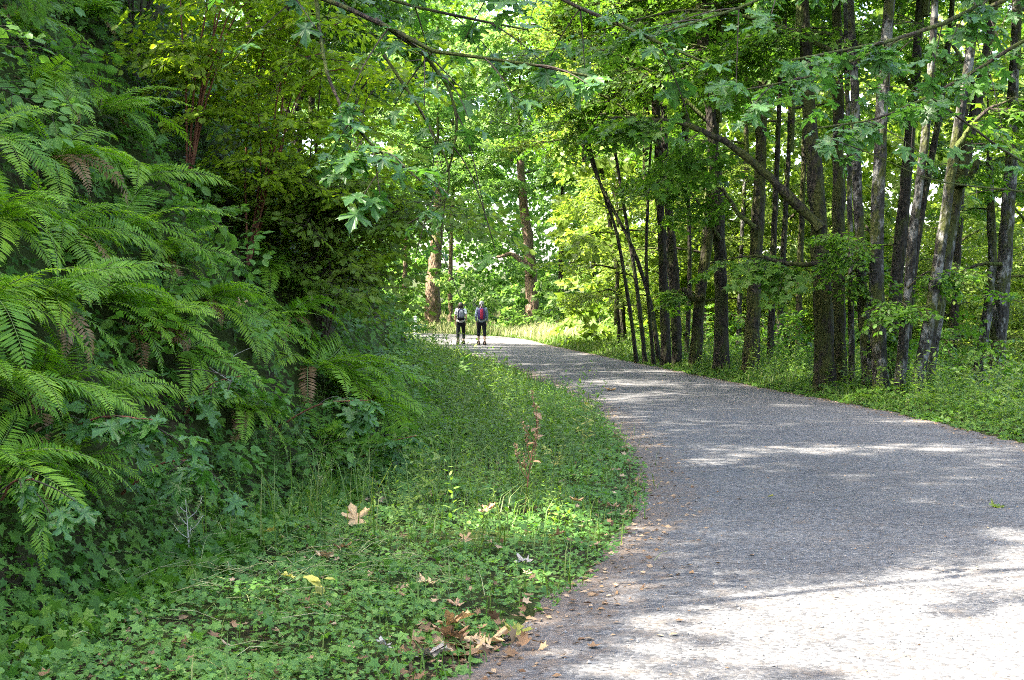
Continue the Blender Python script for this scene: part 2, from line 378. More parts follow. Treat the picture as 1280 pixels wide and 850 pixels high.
M_twig = plain('twig_bark', (.045, .034, .024), .9, .2, .4, 14)
M_paletwig = plain('weathered_twig', (.36, .33, .28), .85, .2, .25, 20)
M_redstem = plain('red_stem', (.14, .055, .03), .8, .25, .35, 14)
M_greenstem = plain('green_stem', (.09, .13, .03), .7, .3, .3, 14)
M_bark = bark_mat('maple_bark', (.036, .029, .019), (.009, .0075, .005), (.028, .034, .008), .36)
M_mossy = bark_mat('mossy_bark', (.036, .029, .018), (.009, .0075, .005), (.038, .042, .008), .5)
M_alder = bark_mat('alder_bark', (.040, .036, .028), (.011, .0095, .007), (.042, .047, .010), .36, (.15, .145, .125), .34)
M_fir = bark_mat('fir_bark', (.17, .115, .072), (.06, .04, .028), (.12, .11, .04), .3, None, 0, 5)
M_limb = bark_mat('limb_bark', (.06, .045, .03), (.02, .015, .012), (.06, .075, .015), .55, None, 0, 12)

# ------------------------------------------------------------------ ground and path
def grid_mesh(name, xs, ys, zf, mat, rndf=None):
    X, Y = np.meshgrid(xs, ys); V = np.stack([X, Y, zf(X, Y)], -1).reshape(-1, 3)
    nx = len(xs); i = (np.arange(len(ys) - 1)[:, None] * nx + np.arange(nx - 1)[None]).ravel()
    F = np.concatenate([np.stack([i, i + 1, i + nx + 1], -1), np.stack([i, i + nx + 1, i + nx], -1)])
    g = Geo(); g.add(V, F); return g.mesh(name, [mat])
xs = np.concatenate([[-400, -250, -150, -90, -60, -45, -36], np.arange(-30, -9, .8), np.arange(-9, 9, .22), np.arange(9, 30, .9), [34, 40, 50, 70, 100, 160, 260, 420]])
ys = np.concatenate([[-60, -40, -28, -20], np.arange(-14, 2, 1.), np.arange(2, 34, .25), np.arange(34, 82, .7), np.arange(82, 130, 3.), [140, 160, 200, 280, 420, 700]])
tag(obj('forest_floor', grid_mesh('forest_floor', xs, ys, ground, M_soil)), kind='structure')

ny, nx = 420, 44
py = np.concatenate([np.linspace(-13, 3, 20), np.linspace(3.05, 98, ny - 20)])
g = Geo(); sgrid = np.linspace(0, 1, nx)
wob = lambda y, o: .10 * nz(y, y * 0 + o, 2.1) + .05 * nz(y, y * 0 + o, 6.3)
lx = XL(py) - .12 + wob(py, 1.); rx = XR(py) + .12 + wob(py, 5.)
PX = lx[:, None] + (rx - lx)[:, None] * sgrid[None]; PY = np.repeat(py[:, None], nx, 1)
PZ = path_z(PX, PY); PZ[:, [0, -1]] -= .14
V = np.stack([PX, PY, PZ], -1).reshape(-1, 3)
i = (np.arange(len(py) - 1)[:, None] * nx + np.arange(nx - 1)[None]).ravel()
F = np.concatenate([np.stack([i, i + 1, i + nx + 1], -1), np.stack([i, i + nx + 1, i + nx], -1)])
ix = np.concatenate([i % nx, i % nx]); iy = np.concatenate([i // nx, i // nx])
edge = np.minimum(ix / nx * (rx - lx)[iy], (1 - ix / nx) * (rx - lx)[iy])
g.add(V, F, 0, np.clip(.62 - edge * .75, 0, .62))
tag(obj('path', g.mesh('path', [M_gravel])), kind='structure')

# ------------------------------------------------------------------ loose stuff on the path
def unit_rock(rs):
    V = np.array([[1, 0, 0], [-1, 0, 0], [0, 1, 0], [0, -1, 0], [0, 0, 1], [0, 0, -1]], float) * rs.uniform(.7, 1.2, (6, 1))
    F = np.array([[0, 2, 4], [2, 1, 4], [1, 3, 4], [3, 0, 4], [2, 0, 5], [1, 2, 5], [3, 1, 5], [0, 3, 5]]); return V, F
def sample_path(n, y0, y1, p=1.0, edge=None, rs=rng):
    y = y0 * (y1 / y0) ** rs.random(n); s = rs.random(n)
    if edge: s = np.where(rs.random(n) < .5, np.abs(rs.normal(0, edge, n)), 1 - np.abs(rs.normal(0, edge, n)))
    x = XL(y) + (XR(y) - XL(y)) * s
    return x, y
g = Geo()
for k in range(3):
    x, y = sample_path(2600, 5.5, 30); n = len(x)
    s = rng.uniform(.003, .008, n) * np.where(rng.random(n) < .06, 1.9, 1)
    P = np.stack([x, y, path_z(x, y) + s * .3], -1); a = rng.uniform(0, 6.28, n)
    scatter(g, unit_rock(rng), P, np.stack([np.cos(a), np.sin(a), 0 * a], -1), np.tile([0, 0, 1.], (n, 1)) + rng.normal(0, .2, (n, 3)), s, rng.random(n))
tag(obj('gravel_stones', g.mesh('gravel_stones', [M_rockc], False)), kind='stuff', label='loose grey stone chips scattered over the gravel path')

g = Geo()
for n, e, y0, y1, s0, s1 in ((2600, None, 5.5, 40, .008, .024), (2600, .05, 5.5, 60, .02, .06)):
    x, y = sample_path(n, y0, y1, edge=e); a = rng.uniform(0, 6.28, n)
    z = np.maximum(path_z(x, y), ground(x, y)) + .006
    scatter(g, OV4, np.stack([x, y, z], -1), np.stack([np.cos(a), np.sin(a), rng.uniform(-.05, .25, n)], -1), np.array([0, 0, 1.]) + rng.normal(0, .35, (n, 3)), rng.uniform(s0, s1, n), rng.random(n))
n = 1500; y = 5.4 * (26 / 5.4) ** rng.random(n); o = 2.2 * rng.random(n) ** 1.6; x = XL(y) - o; q = nz(x, y, 1.9, 3) + rng.uniform(-.7, .7, n) > .05; x, y = x[q], y[q]; n = len(x); a = rng.uniform(0, 6.28, n)
scatter(g, (MAPLE_LO[0] * [1, 1, -2.2], MAPLE_LO[1]), np.stack([x, y, ground(x, y) + rng.uniform(.01, .09, n)], -1), np.stack([np.cos(a), np.sin(a), rng.uniform(-.4, .4, n)], -1), np.array([0, -.2, 1.]) + rng.normal(0, .5, (n, 3)), rng.uniform(.02, .065, n), rng.random(n))
n = 70; c = hit(590, 812); x = c[0] + rng.normal(0, .17, n) - .02; y = c[1] + rng.normal(0, .16, n); a = rng.uniform(0, 6.28, n)
scatter(g, (MAPLE_LO[0] * [1, 1, -2.2], MAPLE_LO[1]), np.stack([x, y, np.maximum(ground(x, y), path_z(x, y)) + rng.uniform(.005, .05, n)], -1), np.stack([np.cos(a), np.sin(a), rng.uniform(-.4, .4, n)], -1), np.array([0, -.2, 1.]) + rng.normal(0, .5, (n, 3)), rng.uniform(.03, .09, n), rng.random(n))
tag(obj('leaf_litter', g.mesh('leaf_litter', [M_litter])), kind='stuff', label='small brown leaf scraps lying on the path and its edges')

# ------------------------------------------------------------------ ivy and low plants
def gnormal(x, y, e=.15):
    gx = (ground(x + e, y) - ground(x - e, y)) / (2 * e); gy = (ground(x, y + e) - ground(x, y - e)) / (2 * e)
    return nrm(np.stack([-gx, -gy, np.ones_like(gx)], -1))

g = Geo()     # ivy carpet over the bank
n = 66000
y = 5.0 * (48 / 5.0) ** (rng.random(n) ** .85); k = -.4 + 7.5 * rng.random(n) ** 1.1
x = XT(y) - k; patch = .3 + nz(x, y, 1.1, 8) + .5 * nz(x, y, 3.1, 2)
q = (rng.random(n) < np.clip(.9 + .3 * patch, .5, 1)); x, y = x[q], y[q]; n = len(x)
nn = gnormal(x, y); lift = rng.uniform(.01, .16, n)
P = np.stack([x, y, ground(x, y)], -1) + nn * lift[:, None]
down = nrm(np.stack([nn[:, 0], nn[:, 1], -.9 + 0 * x], -1)); di = nrm(down + rng.normal(0, .5, (n, 3)))
no = nrm(nn * .9 + np.array([.15, -.2, .6]) + rng.normal(0, .33, (n, 3))); sz = rng.uniform(.040, .080, n) * (.85 + y / 24); rn = np.clip(.35 + .3 * nz(x, y, 1.8, 1) + rng.uniform(-.3, .3, n), 0, 1)
q = y < 11.5
for tm_, q in ((IVY, q), (MAPLE_FAR, ~q)): scatter(g, tm_, P[q], di[q], no[q], sz[q], rn[q])
tag(obj('ivy', g.mesh('ivy', [M_ivy])), kind='stuff', label='dark green ivy carpeting the steep bank')

def rag(y): return .16 * nz(y, y * 0, 2.3, 1.5) + .10 * nz(y, y * 0, 5.9, 7)
g = Geo()     # herb mat between bank and path
n = 56000
y = 5.0 * (30 / 5.0) ** rng.random(n); s = rng.random(n)
x = XT(y) - .5 + (XL(y) + .10 + rag(y) - XT(y) + .5) * s
den = np.clip(.75 + .5 * nz(x, y, 2.0, 3), .1, 1) * np.clip((1.04 - s) * 9, .0, 1)
q = rng.random(n) < den; x, y, s = x[q], y[q], s[q]; n = len(x)
hh = (.03 + .10 * np.clip(.5 + .6 * nz(x, y, 2.6, 5), 0, 1)) * sstep((1.0 - s) * 5) + .012
P = np.stack([x, y, ground(x, y) + hh * rng.uniform(.15, 1.2, n)], -1)
a = rng.uniform(0, 6.28, n); di = np.stack([np.cos(a), np.sin(a), rng.uniform(-.4, .35, n)], -1)
big = rng.random(n) < .08
sz = np.where(big, rng.uniform(.045, .085, n), rng.uniform(.020, .042, n)) * (.9 + y / 40)
no = nrm(np.array([.05, -.35, 1.]) + rng.normal(0, .4, (n, 3)))
rn = np.clip(.45 + .35 * nz(x, y, 1.5, 9) + rng.uniform(-.35, .35, n), 0, 1)
scatter(g, TRI, P[~big], di[~big], no[~big], sz[~big], rn[~big]); scatter(g, IVY, P[big], di[big], no[big], sz[big], rn[big] * .7)
tag(obj('ground_cover', g.mesh('ground_cover', [M_herb])), kind='stuff', label='low leafy herbs and ivy covering the verge left of the path')

def blades(g, x, y, h, lean=.35, wid=.006, rn=None, m=0, z=None, rs=rng):
    n = len(x); a = rs.uniform(0, 6.28, n); le = rs.uniform(.1, 1, n) * lean * h
    b = np.stack([x, y, ground(x, y) if z is None else z], -1); d = np.stack([np.cos(a), np.sin(a), 0 * a], -1); sd = np.stack([-np.sin(a), np.cos(a), 0 * a], -1)
    wv = (wid * rs.uniform(.6, 1.4, n))[:, None] * sd
    p1 = b + d * (le * .25)[:, None] + np.array([0, 0, 1.]) * (h * .55)[:, None]; p2 = b + d * le[:, None] + np.array([0, 0, 1.]) * (h * (1 - .25 * (le / h)))[:, None]
    V = np.stack([b - wv, b + wv, p1 + wv * .8, p1 - wv * .8, p2], 1).reshape(-1, 3)
    F = np.array([[0, 1, 2], [0, 2, 3], [3, 2, 4]])[None] + (np.arange(n) * 5)[:, None, None]
    g.add(V, F.reshape(-1, 3), m, np.repeat(rs.random(n) if rn is None else rn, 3))

g = Geo()     # fine grass among the herbs, left verge
n = 3500; y = 5.2 * (60 / 5.2) ** rng.random(n); x = XT(y) + (XL(y) + .04 + rag(y) - XT(y)) * rng.random(n) ** .7
q = nz(x, y, 1.2, 5) + rng.uniform(-.6, .8, n) > 0; x, y = x[q], y[q]
blades(g, x, y, rng.uniform(.06, .22, len(x)) * (1 + y / 45), .9, .0026 * (1 + y / 25))
n = 5000; y = 9 + 24 * rng.random(n) ** 1.2; o = .25 + 2.2 * rng.random(n); x = XL(y) - o; q = nz(x, y, 1.6, 8) + rng.uniform(-.5, .5, n) > .1; x, y, o = x[q], y[q], o[q]
blades(g, x, y, rng.uniform(.4, 1, len(x)) * np.clip(.2 + .3 * o, 0, .75), 1.3, .0035, rn=rng.uniform(.3, 1, len(x)))
n = 15000; y = 34 + 42 * rng.random(n); o = np.abs(rng.normal(0, 1.5, n)); x = XL(y) + .1 - o; blades(g, x, y, rng.uniform(.3, 1, n) * np.clip(.07 + .2 * o, 0, .5), .6, .008)
tag(obj('grass_verge', g.mesh('grass_verge', [M_grass])), kind='stuff', label='thin grass growing through the herbs left of the path')

g = Geo()     # grassy edge on the right of the path
n = 30000; y = 13 * (80 / 13) ** (rng.random(n) ** .7); s = rng.random(n)
x = XR(y) - .05 + rag(y + 30) * .8 + 3.4 * s ** 1.25
hh = rng.uniform(.5, 1, n) * (.08 + .30 * sstep(s * 3.5)) * (.35 + .65 * sstep((y - 18) / 14)) * np.clip(.7 + .6 * nz(x, y, 1.1, 2), .25, 1.2)
blades(g, x, y, hh, .7, .0045 * (1 + y / 26), rn=np.clip(rng.normal(.4, .25, n), 0, 1))
tag(obj('grass_edge', g.mesh('grass_edge', [M_grass])), kind='stuff', label='grassy strip along the right edge of the path under the trees')

g = Geo()     # leafy low plants right edge, near part
n = 26000; y = 12.5 * (44 / 12.5) ** rng.random(n); s = rng.random(n); x = XR(y) - .05 + rag(y + 30) + 3.6 * s
P = np.stack([x, y, ground(x, y) + .02 + rng.uniform(0, .24, n) * sstep(s * 4) * (.65 + .6 * nz(x, y, 1.7, 4))], -1); a = rng.uniform(0, 6.28, n)
scatter(g, MAPLE_FAR, P, np.stack([np.cos(a), np.sin(a), rng.uniform(-.4, .3, n)], -1), np.array([0, -.3, 1.]) + rng.normal(0, .4, (n, 3)), rng.uniform(.04, .09, n) * (.8 + y / 40), rng.random(n))
tag(obj('low_plants', g.mesh('low_plants', [M_ivy])), kind='stuff', label='low ivy and leafy plants bordering the path on the right')

# weeds: upright stems with lance leaves
def weed_arrays(rs, h):
    st = np.array([[0, 0, 0], [rs.normal(0, .04) * h, rs.normal(0, .04) * h, h * .5], [rs.normal(0, .12) * h, rs.normal(0, .12) * h, h]])
    L = smooth_path(st, 7); k = rs.integers(10, 18); t = np.linspace(.15, 1, k); p = np.stack([np.interp(t * 6, np.arange(7), L[:, j]) for j in range(3)], -1)
    a = np.arange(k) * 2.4 + rs.uniform(0, 6); d = np.stack([np.cos(a), np.sin(a), rs.uniform(.0, .9, k)], -1)
    return L, p, d, (.13 * (1.1 - .65 * t)) * rs.uniform(.8, 1.2, k) * (h / .5) ** .5
g = Geo(); wv = [weed_arrays(rng, hh) for hh in (.38, .48, .58, .7, .82, .95, .5, .66)]
N = 4000; y = 8.5 * (52 / 8.5) ** rng.random(N); s = rng.random(N); x = XT(y) - .5 + (XL(y) - .22 - XT(y) + .5) * s
q = rng.random(N) < np.clip((y - 9) / 6, .12, 1) * np.clip((1 - s) * 5, .15, 1); x, y = x[q], y[q]; N = len(x); kind = rng.integers(0, 8, N)
x2 = XR(y) + .5 + 3.2 * rng.random(N)
for side, X in ((0, x), (1, x2)):
    for k in range(8):
        I = np.nonzero((kind == k) & ((side == 0) | (rng.random(N) < .7)))[0]; L, p, d, sz = wv[k]; B = np.stack([X[I], y[I], ground(X[I], y[I])], -1)
        sc = rng.uniform(.55, 1.05, len(I)) * (.55 + .45 * sstep((y[I] - 11) / 10))
        if side == 0: sc = sc * (1 - sstep((y[I] - 17) / 8) * (1 - np.clip(.20 + .5 * (XL(y[I]) - .22 - X[I]), .2, 1)))
        an = rng.uniform(0, 6.28, len(I)); M = frames(an, 0 * an, 0 * an)
        P = np.einsum('kij,nj->kni', M, p) * sc[:, None, None] + B[:, None]; D = np.einsum('kij,nj->kni', M, d)
        rn = np.clip(.5 + .45 * nz(B[:, 0], B[:, 1], 1.3, 2)[:, None] + rng.uniform(-.3, .3, (len(I), len(p))), 0, 1)
        scatter(g, (LANCE[0] * [1.7, 1, 1], LANCE[1]), P.reshape(-1, 3), D.reshape(-1, 3), np.array([0, -.1, 1.]) + rng.normal(0, .3, (P.size // 3, 3)), (sz[None] * sc[:, None]).ravel(), rn.ravel())
        L = L[[0, 3, 6]]; v, f = tube(L, np.linspace(.004, .0015, len(L)), 3, False); V = np.einsum('kij,nj->kni', M, v) * sc[:, None, None] + B[:, None]
        g.add(V.reshape(-1, 3), (f[None] + (np.arange(len(I)) * len(v))[:, None, None]).reshape(-1, 3), 1)
tag(obj('weeds', g.mesh('weeds', [M_weed, M_greenstem])), kind='stuff', label='tangle of knee-high weeds filling the verge at the bend')

g = Geo()     # bright tall grass beyond the bend
n = 15000; y = rng.uniform(62, 96, n); x = XR(y) + .2 + rng.random(n) ** 1.4 * np.clip(11 - (y - 60) * .05, 3, 11)
x = np.where(y > 78, rng.uniform(-6, 8, n), x)
blades(g, x, y, rng.uniform(.3, 1.0, n) * np.clip(.25 + .9 * (.5 + .5 * nz(x, y, .8, 3)), .2, 1.1), .7, .012)
n = 6000; y = rng.uniform(80, 100, n); x = rng.uniform(-14, 2, n); q = x > XR(y) + .3; blades(g, x[q], y[q], rng.uniform(.3, .7, q.sum()), .5, .012)
tag(obj('meadow_grass', g.mesh('meadow_grass', [M_straw])), kind='stuff', label='tall pale sunlit grass beyond the walkers at the bend')

# ------------------------------------------------------------------ sprays and shared crowns
sp_maple = [make_spray(rng, .17, .16, .28) for _ in range(6)]
sp_small = [make_spray(rng, .085, .085, .15, .85, 5) for _ in range(5)]
sp_mid = [make_spray(rng, .12, .13, .22, .65) for _ in range(5)]
sp_far = [make_spray(rng, .24, .20, .3, .5) for _ in range(5)]
sp_mass = [make_spray(rng, .30, .22, .3, .55) for _ in range(6)]

def crown_geo(rs, H, R, nl, sprays, tm, nsec=4, nsp=4, low=.1, scl=(.8, 1.4), up=(.0, .7), keep=1.0, leader=.10, twigs=True):
    g = Geo(); P, hd, pt = [], [], []
    v, f = tube([[0, 0, -.5], [.1, 0, H * .4], [0, .15, H * .95]], [leader, leader * .6, .02], 7); g.add(v, f, 1)
    for i in range(nl):
        t = low + (1 - low) * (i + rs.uniform(0, .9)) / nl; az = i * 2.4 + rs.uniform(-.5, .5); el = rs.uniform(*up) * (.4 + .9 * t)
        Ln = R * (math.sin(math.pi * (.18 + .75 * t)) ** .7) * rs.uniform(.7, 1.15)
        p0 = np.array([0, 0, H * t * .85]); d = np.array([math.cos(az) * math.cos(el), math.sin(az) * math.cos(el), math.sin(el)])
        s = np.linspace(0, 1, 7); C = p0 + d * (s * Ln)[:, None] + np.array([0, 0, -1]) * (.22 * Ln * s ** 2.2)[:, None] + rs.normal(0, .05, (7, 3)) * s[:, None]
        v, f = tube(C, np.linspace(leader * .5, .012, 7), 5); g.add(v, f, 1)
        for j in range(nsec):
            tt = .3 + .7 * (j + rs.random()) / nsec; b = C[min(6, int(tt * 6))]; a2 = az + rs.choice([-1, 1]) * rs.uniform(.4, 1.1); e2 = rs.uniform(-.2, .35); l2 = Ln * .42 * rs.uniform(.6, 1.2)
            d2 = np.array([math.cos(a2) * math.cos(e2), math.sin(a2) * math.cos(e2), math.sin(e2)]); C2 = b + d2 * (s * l2)[:, None] + np.array([0, 0, -1]) * (.2 * l2 * s ** 2)[:, None]
            v, f = tube(C2, np.linspace(.022, .006, 7), 3, False); g.add(v, f, 1)
            for q in range(nsp):
                P.append(C2[min(6, int((.25 + .75 * (q + rs.random()) / nsp) * 6.9))]); hd.append(a2 + rs.uniform(-1.3, 1.3)); pt.append(rs.uniform(-.5, .3))
    P = np.array(P); n = len(P)
    place_sprays(g, sprays, tm, P, np.array(hd), np.array(pt), rs.normal(0, .3, n), rs.uniform(*scl, n), rs.random(n), rs=rs, keep=keep, twigs=twigs)
    return g
R2 = np.random.default_rng(5)
C_wide = [crown_geo(R2, 7.0, 4.6, 15, sp_maple, MAPLE_LO, scl=(.9, 1.5)).mesh('crown_wide', [M_maple, M_limb]) for _ in range(2)]
C_sparse = crown_geo(R2, 6.0, 4.0, 6, sp_maple, MAPLE_LO, nsec=2, nsp=2, scl=(.6, 1.0)).mesh('crown_sparse', [M_maple, M_limb])
C_tall = [crown_geo(R2, 9.0, 2.9, 15, sp_maple, MAPLE_FAR, nsec=3, scl=(.8, 1.3)).mesh('crown_tall', [M_maple, M_limb]) for _ in range(2)]
C_under = [crown_geo(R2, 6.0, 2.6, 13, sp_mid, OVATE, nsec=3, nsp=3, scl=(.8, 1.3), low=.0).mesh('crown_understory', [M_sun, M_limb]) for _ in range(2)]
C_far = [crown_geo(R2, 10.0, 3.6, 16, sp_far, MAPLE_FAR, nsec=3, nsp=4, low=0, scl=(.9, 1.5), twigs=False).mesh('crown_far', [M_far, M_limb]) for _ in range(2)]

def trunk_mesh(pts, r0, r1, mat, sides=12, flare=.35, seed=0, n=34):
    rs = np.random.default_rng(seed); P = smooth_path(pts, n); t = np.linspace(0, 1, n)
    h = np.concatenate([[0], np.cumsum(np.linalg.norm(np.diff(P, axis=0), axis=1))])
    rad = (r0 + (r1 - r0) * t) * (1 + flare * 1.6 * np.exp(-h / .28)) * (1 + .025 * rs.normal(0, 1, n))
    P[1:-1] += rs.normal(0, .06, (n - 2, 3)) * [1, 1, 0] * rad[1:-1, None]
    v, f = tube(P, rad, sides)
    a = np.tile(np.arange(sides), n) / sides * 6.283; hh = np.repeat(h, sides); c = np.repeat(P, sides, 0)
    k = 1 + .07 * np.sin(3 * a + hh * 1.1 + seed) + .05 * np.sin(5 * a - hh * 2.3) + .04 * rs.normal(0, 1, len(a)) + .18 * np.exp(-hh / .3) * np.sin(4 * a + seed)
    v[:len(a)] = c + (v[:len(a)] - c) * k[:, None]
    g = Geo(); g.add(v, f); return g.mesh('trunk', [mat]), P, rad

def tree(name, label, pts, w, mat, crown=None, cscale=1.0, top=13.0, r_top=None, group=None, seed=0, cat='tree', crot=None, sink=.25, cdrop=0.0, sides=12, flare=.35):
    """pts: world points of the trunk's visible run (base first); it is carried on up to height top"""
    P = [np.array(p, float) for p in pts]; P[0][2] = float(ground(P[0][0], P[0][1])) - sink
    d = P[-1] - P[-2]; d = d / np.linalg.norm(d); d[:2] *= .6
    if P[-1][2] < top: P.append(P[-1] + d * ((top - P[-1][2]) / max(d[2], .3)))
    base = P[0].copy(); Q = [p - base for p in P]
    e = thing(name, label, cat, base, group)
    me, C, rad = trunk_mesh(Q, w / 2, (r_top or w / 2 * .45), mat, sides, flare, seed=seed); obj('trunk', me, e)
    if crown is not None:
        c = obj('crown', crown, e, Vector(C[-1]) - Vector((0, 0, cdrop))); c.scale = (cscale,) * 3; c.rotation_euler.z = seed * 1.7 if crot is None else crot
    return e, C, rad

# ------------------------------------------------------------------ shade trees standing on the bank, above the picture
def bank_tree(gx, gy, zc, sc, label, seed, crown, wd=.4):
    """crown centre such that its shade falls on the ground at (gx, gy)"""
    k = (zc + 3 * sc) / SUN.z; cx, cyy = gx + SUN.x * k, gy + SUN.y * k
    bx, by = cx + .5, cyy - .4; gz = float(ground(bx, by))
    pts = [(bx, by, gz), (bx + .2, by, (gz + zc) / 2), (cx, cyy, zc)]
    e, C, r = tree('maple_tree', label, pts, wd, M_bark, crown, sc, top=zc, group='maples rooted on top of the bank', seed=seed)
    return e
shade = [(-3.4, 5.0, 9.5, 1.0, 'maple shading the nearest verge from above the left edge'),
         (5.0, 15.2, 14.0, 1.0, 'maple whose crown shades the path just past the sunlit patch'),
         (5.3, 19.8, 14.5, 1.0, 'maple on the bank shading the path well before the tree clump'),
         (5.0, 24.2, 14.0, 1.0, 'maple on the bank shading the path before the tree clump'),
         (4.5, 28.8, 13.5, 1.05, 'maple on the bank shading the path beside the tree clump'),
         (2.8, 34.0, 12.0, 1.0, 'maple on the bank shading the path left of the dark pair'),
         (2.3, 40.0, 9.0, 1.0, 'maple on the bank shading the middle of the bend'),
         (1.6, 47.0, 8.5, 1.0, 'maple on the bank shading the path behind the weeds'),
         (-.3, 54.0, 8.5, 1.0, 'maple on the bank shading the path just short of the walkers'),
         (0.0, 10.6, 12.5, .74, 'smaller maple shading the verge where the sunlit patch begins'),
         (-5.5, 36.0, 9.0, 1.0, 'maple on the bank above its dark far end')]
for i, (gx, gy, zc, sc, lab) in enumerate(shade):
    bank_tree(gx, gy, zc, sc, lab, 20 + i, C_wide[i % 2])
bank_tree(4.6, 12.7, 14.5, .66, 'small maple shading the path just behind the sunlit patch', 18, C_wide[1], .3)
bank_tree(4.4, 8.9, 10.5, .6, 'thin-crowned maple dappling the sunlit patch of path', 19, C_sparse, .12)

# ------------------------------------------------------------------ trees on the right of the path
def px(d, *uv): return [at(u, v, d) for u, v in uv]
RIGHT = [  # name, label, depth, visible run in photo pixels, width, material
 ('maple_tree', 'dark thick mossy trunk, leftmost of the big clump, with a long limb leaning left', 26.5, [(1030, 492), (1029, 400), (1022, 270), (1008, 120), (1002, 0)], .50, M_mossy, 7),
 ('maple_tree', 'straight dark mossy trunk close behind the leftmost one of the clump', 27.3, [(1050, 488), (1047, 300), (1046, 120), (1044, 0)], .38, M_mossy, 8),
 ('alder_tree', 'slim grey trunk with sunlit patches, third from the left in the clump', 25.6, [(1088, 498), (1080, 400), (1070, 230), (1066, 100), (1060, 0)], .26, M_alder, 9),
 ('alder_tree', 'pale lichen-spotted straight trunk in the middle of the clump', 25.0, [(1104, 500), (1096, 380), (1098, 200), (1106, 60), (1110, 0)], .36, M_alder, 10),
 ('maple_tree', 'dark trunk behind the pale middle trunks of the clump', 27.0, [(1112, 490), (1122, 330), (1136, 180), (1148, 0)], .36, M_bark, 11),
 ('alder_tree', 'thin grey trunk just left of the right-leaning pale one', 24.6, [(1122, 502), (1140, 300), (1158, 140), (1166, 0)], .24, M_alder, 12),
 ('alder_tree', 'pale ringed slim trunk leaning right, rightmost front stem of the clump', 24.2, [(1142, 506), (1172, 330), (1196, 160), (1220, 0)], .27, M_alder, 13),
 ('maple_tree', 'dark curved trunk leaning right behind the ringed pale one', 26.2, [(1150, 496), (1178, 330), (1206, 190), (1232, 60), (1240, 0)], .34, M_mossy, 14),
 ('alder_tree', 'pale sunlit trunk standing alone near the right edge', 33, [(1244, 500), (1252, 380), (1260, 230), (1266, 60)], .46, M_alder, 15),
 ('maple_tree', 'short pale leaning trunk in sun beside the lone right-hand trunk', 34.5, [(1216, 492), (1230, 420), (1240, 330), (1236, 230)], .36, M_alder, 16),
 ('maple_tree', 'dark straight trunk, left one of the close pair left of centre-right', 38, [(833, 446), (829, 340), (824, 230), (820, 120)], .32, M_bark, 17),
 ('maple_tree', 'dark trunk, right one of the close pair, leaning against its twin', 37.5, [(846, 447), (842, 330), (832, 220), (828, 130)], .30, M_bark, 18),
 ('maple_tree', 'forked dark trunk with a crooked low side limb', 36, [(868, 452), (874, 380), (886, 290), (892, 180)], .36, M_mossy, 19),
 ('maple_tree', 'dark trunk standing between the forked one and the sunlit mossy one', 33.5, [(902, 462), (902, 360), (896, 240), (884, 110)], .40, M_bark, 20),
 ('maple_tree', 'sunlit mossy trunk left of the big clump', 32, [(938, 470), (942, 380), (947, 260), (952, 130)], .42, M_mossy, 21),
 ('vine_maple', 'thin bare stem, leftmost of the stems fanning left', 40, [(798, 440), (786, 380), (770, 290), (744, 210)], .13, M_bark, 22),
 ('vine_maple', 'thin bare stem fanning left, second from the left', 39.5, [(808, 442), (796, 360), (780, 260), (766, 170)], .14, M_bark, 23),
 ('vine_maple', 'leaning thick stem of the fan, bent far to the left', 39, [(826, 444), (808, 360), (786, 300), (760, 250), (738, 200)], .16, M_bark, 24),
 ('vine_maple', 'thin upright stem of the fan nearest the dark pair', 38.5, [(818, 444), (808, 330), (812, 200), (818, 100)], .12, M_bark, 25),
 ('maple_tree', 'slender shaded trunk behind the sunlit mossy one', 44, [(972, 470), (978, 330), (986, 160)], .26, M_bark, 26),
 ('maple_tree', 'slender trunk seen just left of the big clump', 46, [(998, 470), (1000, 330), (1004, 180)], .28, M_mossy, 27),
 ('maple_tree', 'pale thin trunk in bright leaves between the dark trunks', 50, [(922, 460), (926, 320), (932, 180)], .22, M_alder, 28),
 ('alder_tree', 'very thin pale stem between the two left pairs of the clump', 26.0, [(1066, 492), (1062, 300), (1058, 120), (1054, 0)], .15, M_alder, 41),
 ('maple_tree', 'thin dark stem hidden behind the middle of the clump', 28.5, [(1128, 488), (1146, 300), (1176, 120), (1188, 0)], .22, M_bark, 42),
 ('alder_tree', 'thin pale stem leaning right at the back of the clump', 28.0, [(1160, 490), (1186, 330), (1212, 160), (1236, 20)], .16, M_alder, 43),
 ('maple_tree', 'thin dark trunk between the sunlit mossy one and the clump', 35.0, [(962, 470), (966, 320), (972, 150)], .20, M_bark, 44),
 ('maple_tree', 'thin dark stem just right of the dark pair', 41.0, [(858, 448), (862, 330), (858, 200)], .16, M_bark, 45),
 ('maple_tree', 'thin dark trunk deep in the wood right of the clump', 45, [(1186, 480), (1196, 330), (1204, 160)], .34, M_bark, 29),
]
right_trees = {}
for i, (nm, lab, d, uv, wd, mat, sd) in enumerate(RIGHT):
    thin = nm == 'vine_maple'; wd *= .86 if d > 31 else .76
    if thin: cr, cs, tp = C_under[i % 2], .75, 8.5 + (i % 3) * .5
    elif d < 31: cr, cs, tp = C_tall[i % 2], .95, 8.6 + (i * .7) % 2.5
    else: cr, cs, tp = C_tall[i % 2], 1.0, 7.5 + (i * 1.3) % 3
    if sd == 24: tp = 6.0
    if sd == 16: tp, cs = 5.0, .5
    right_trees[i] = tree(nm, lab, px(d, *uv), wd, mat, cr, cs, top=tp, group='trees standing along the right of the path', seed=sd, cdrop=.3 if thin else 1.6)

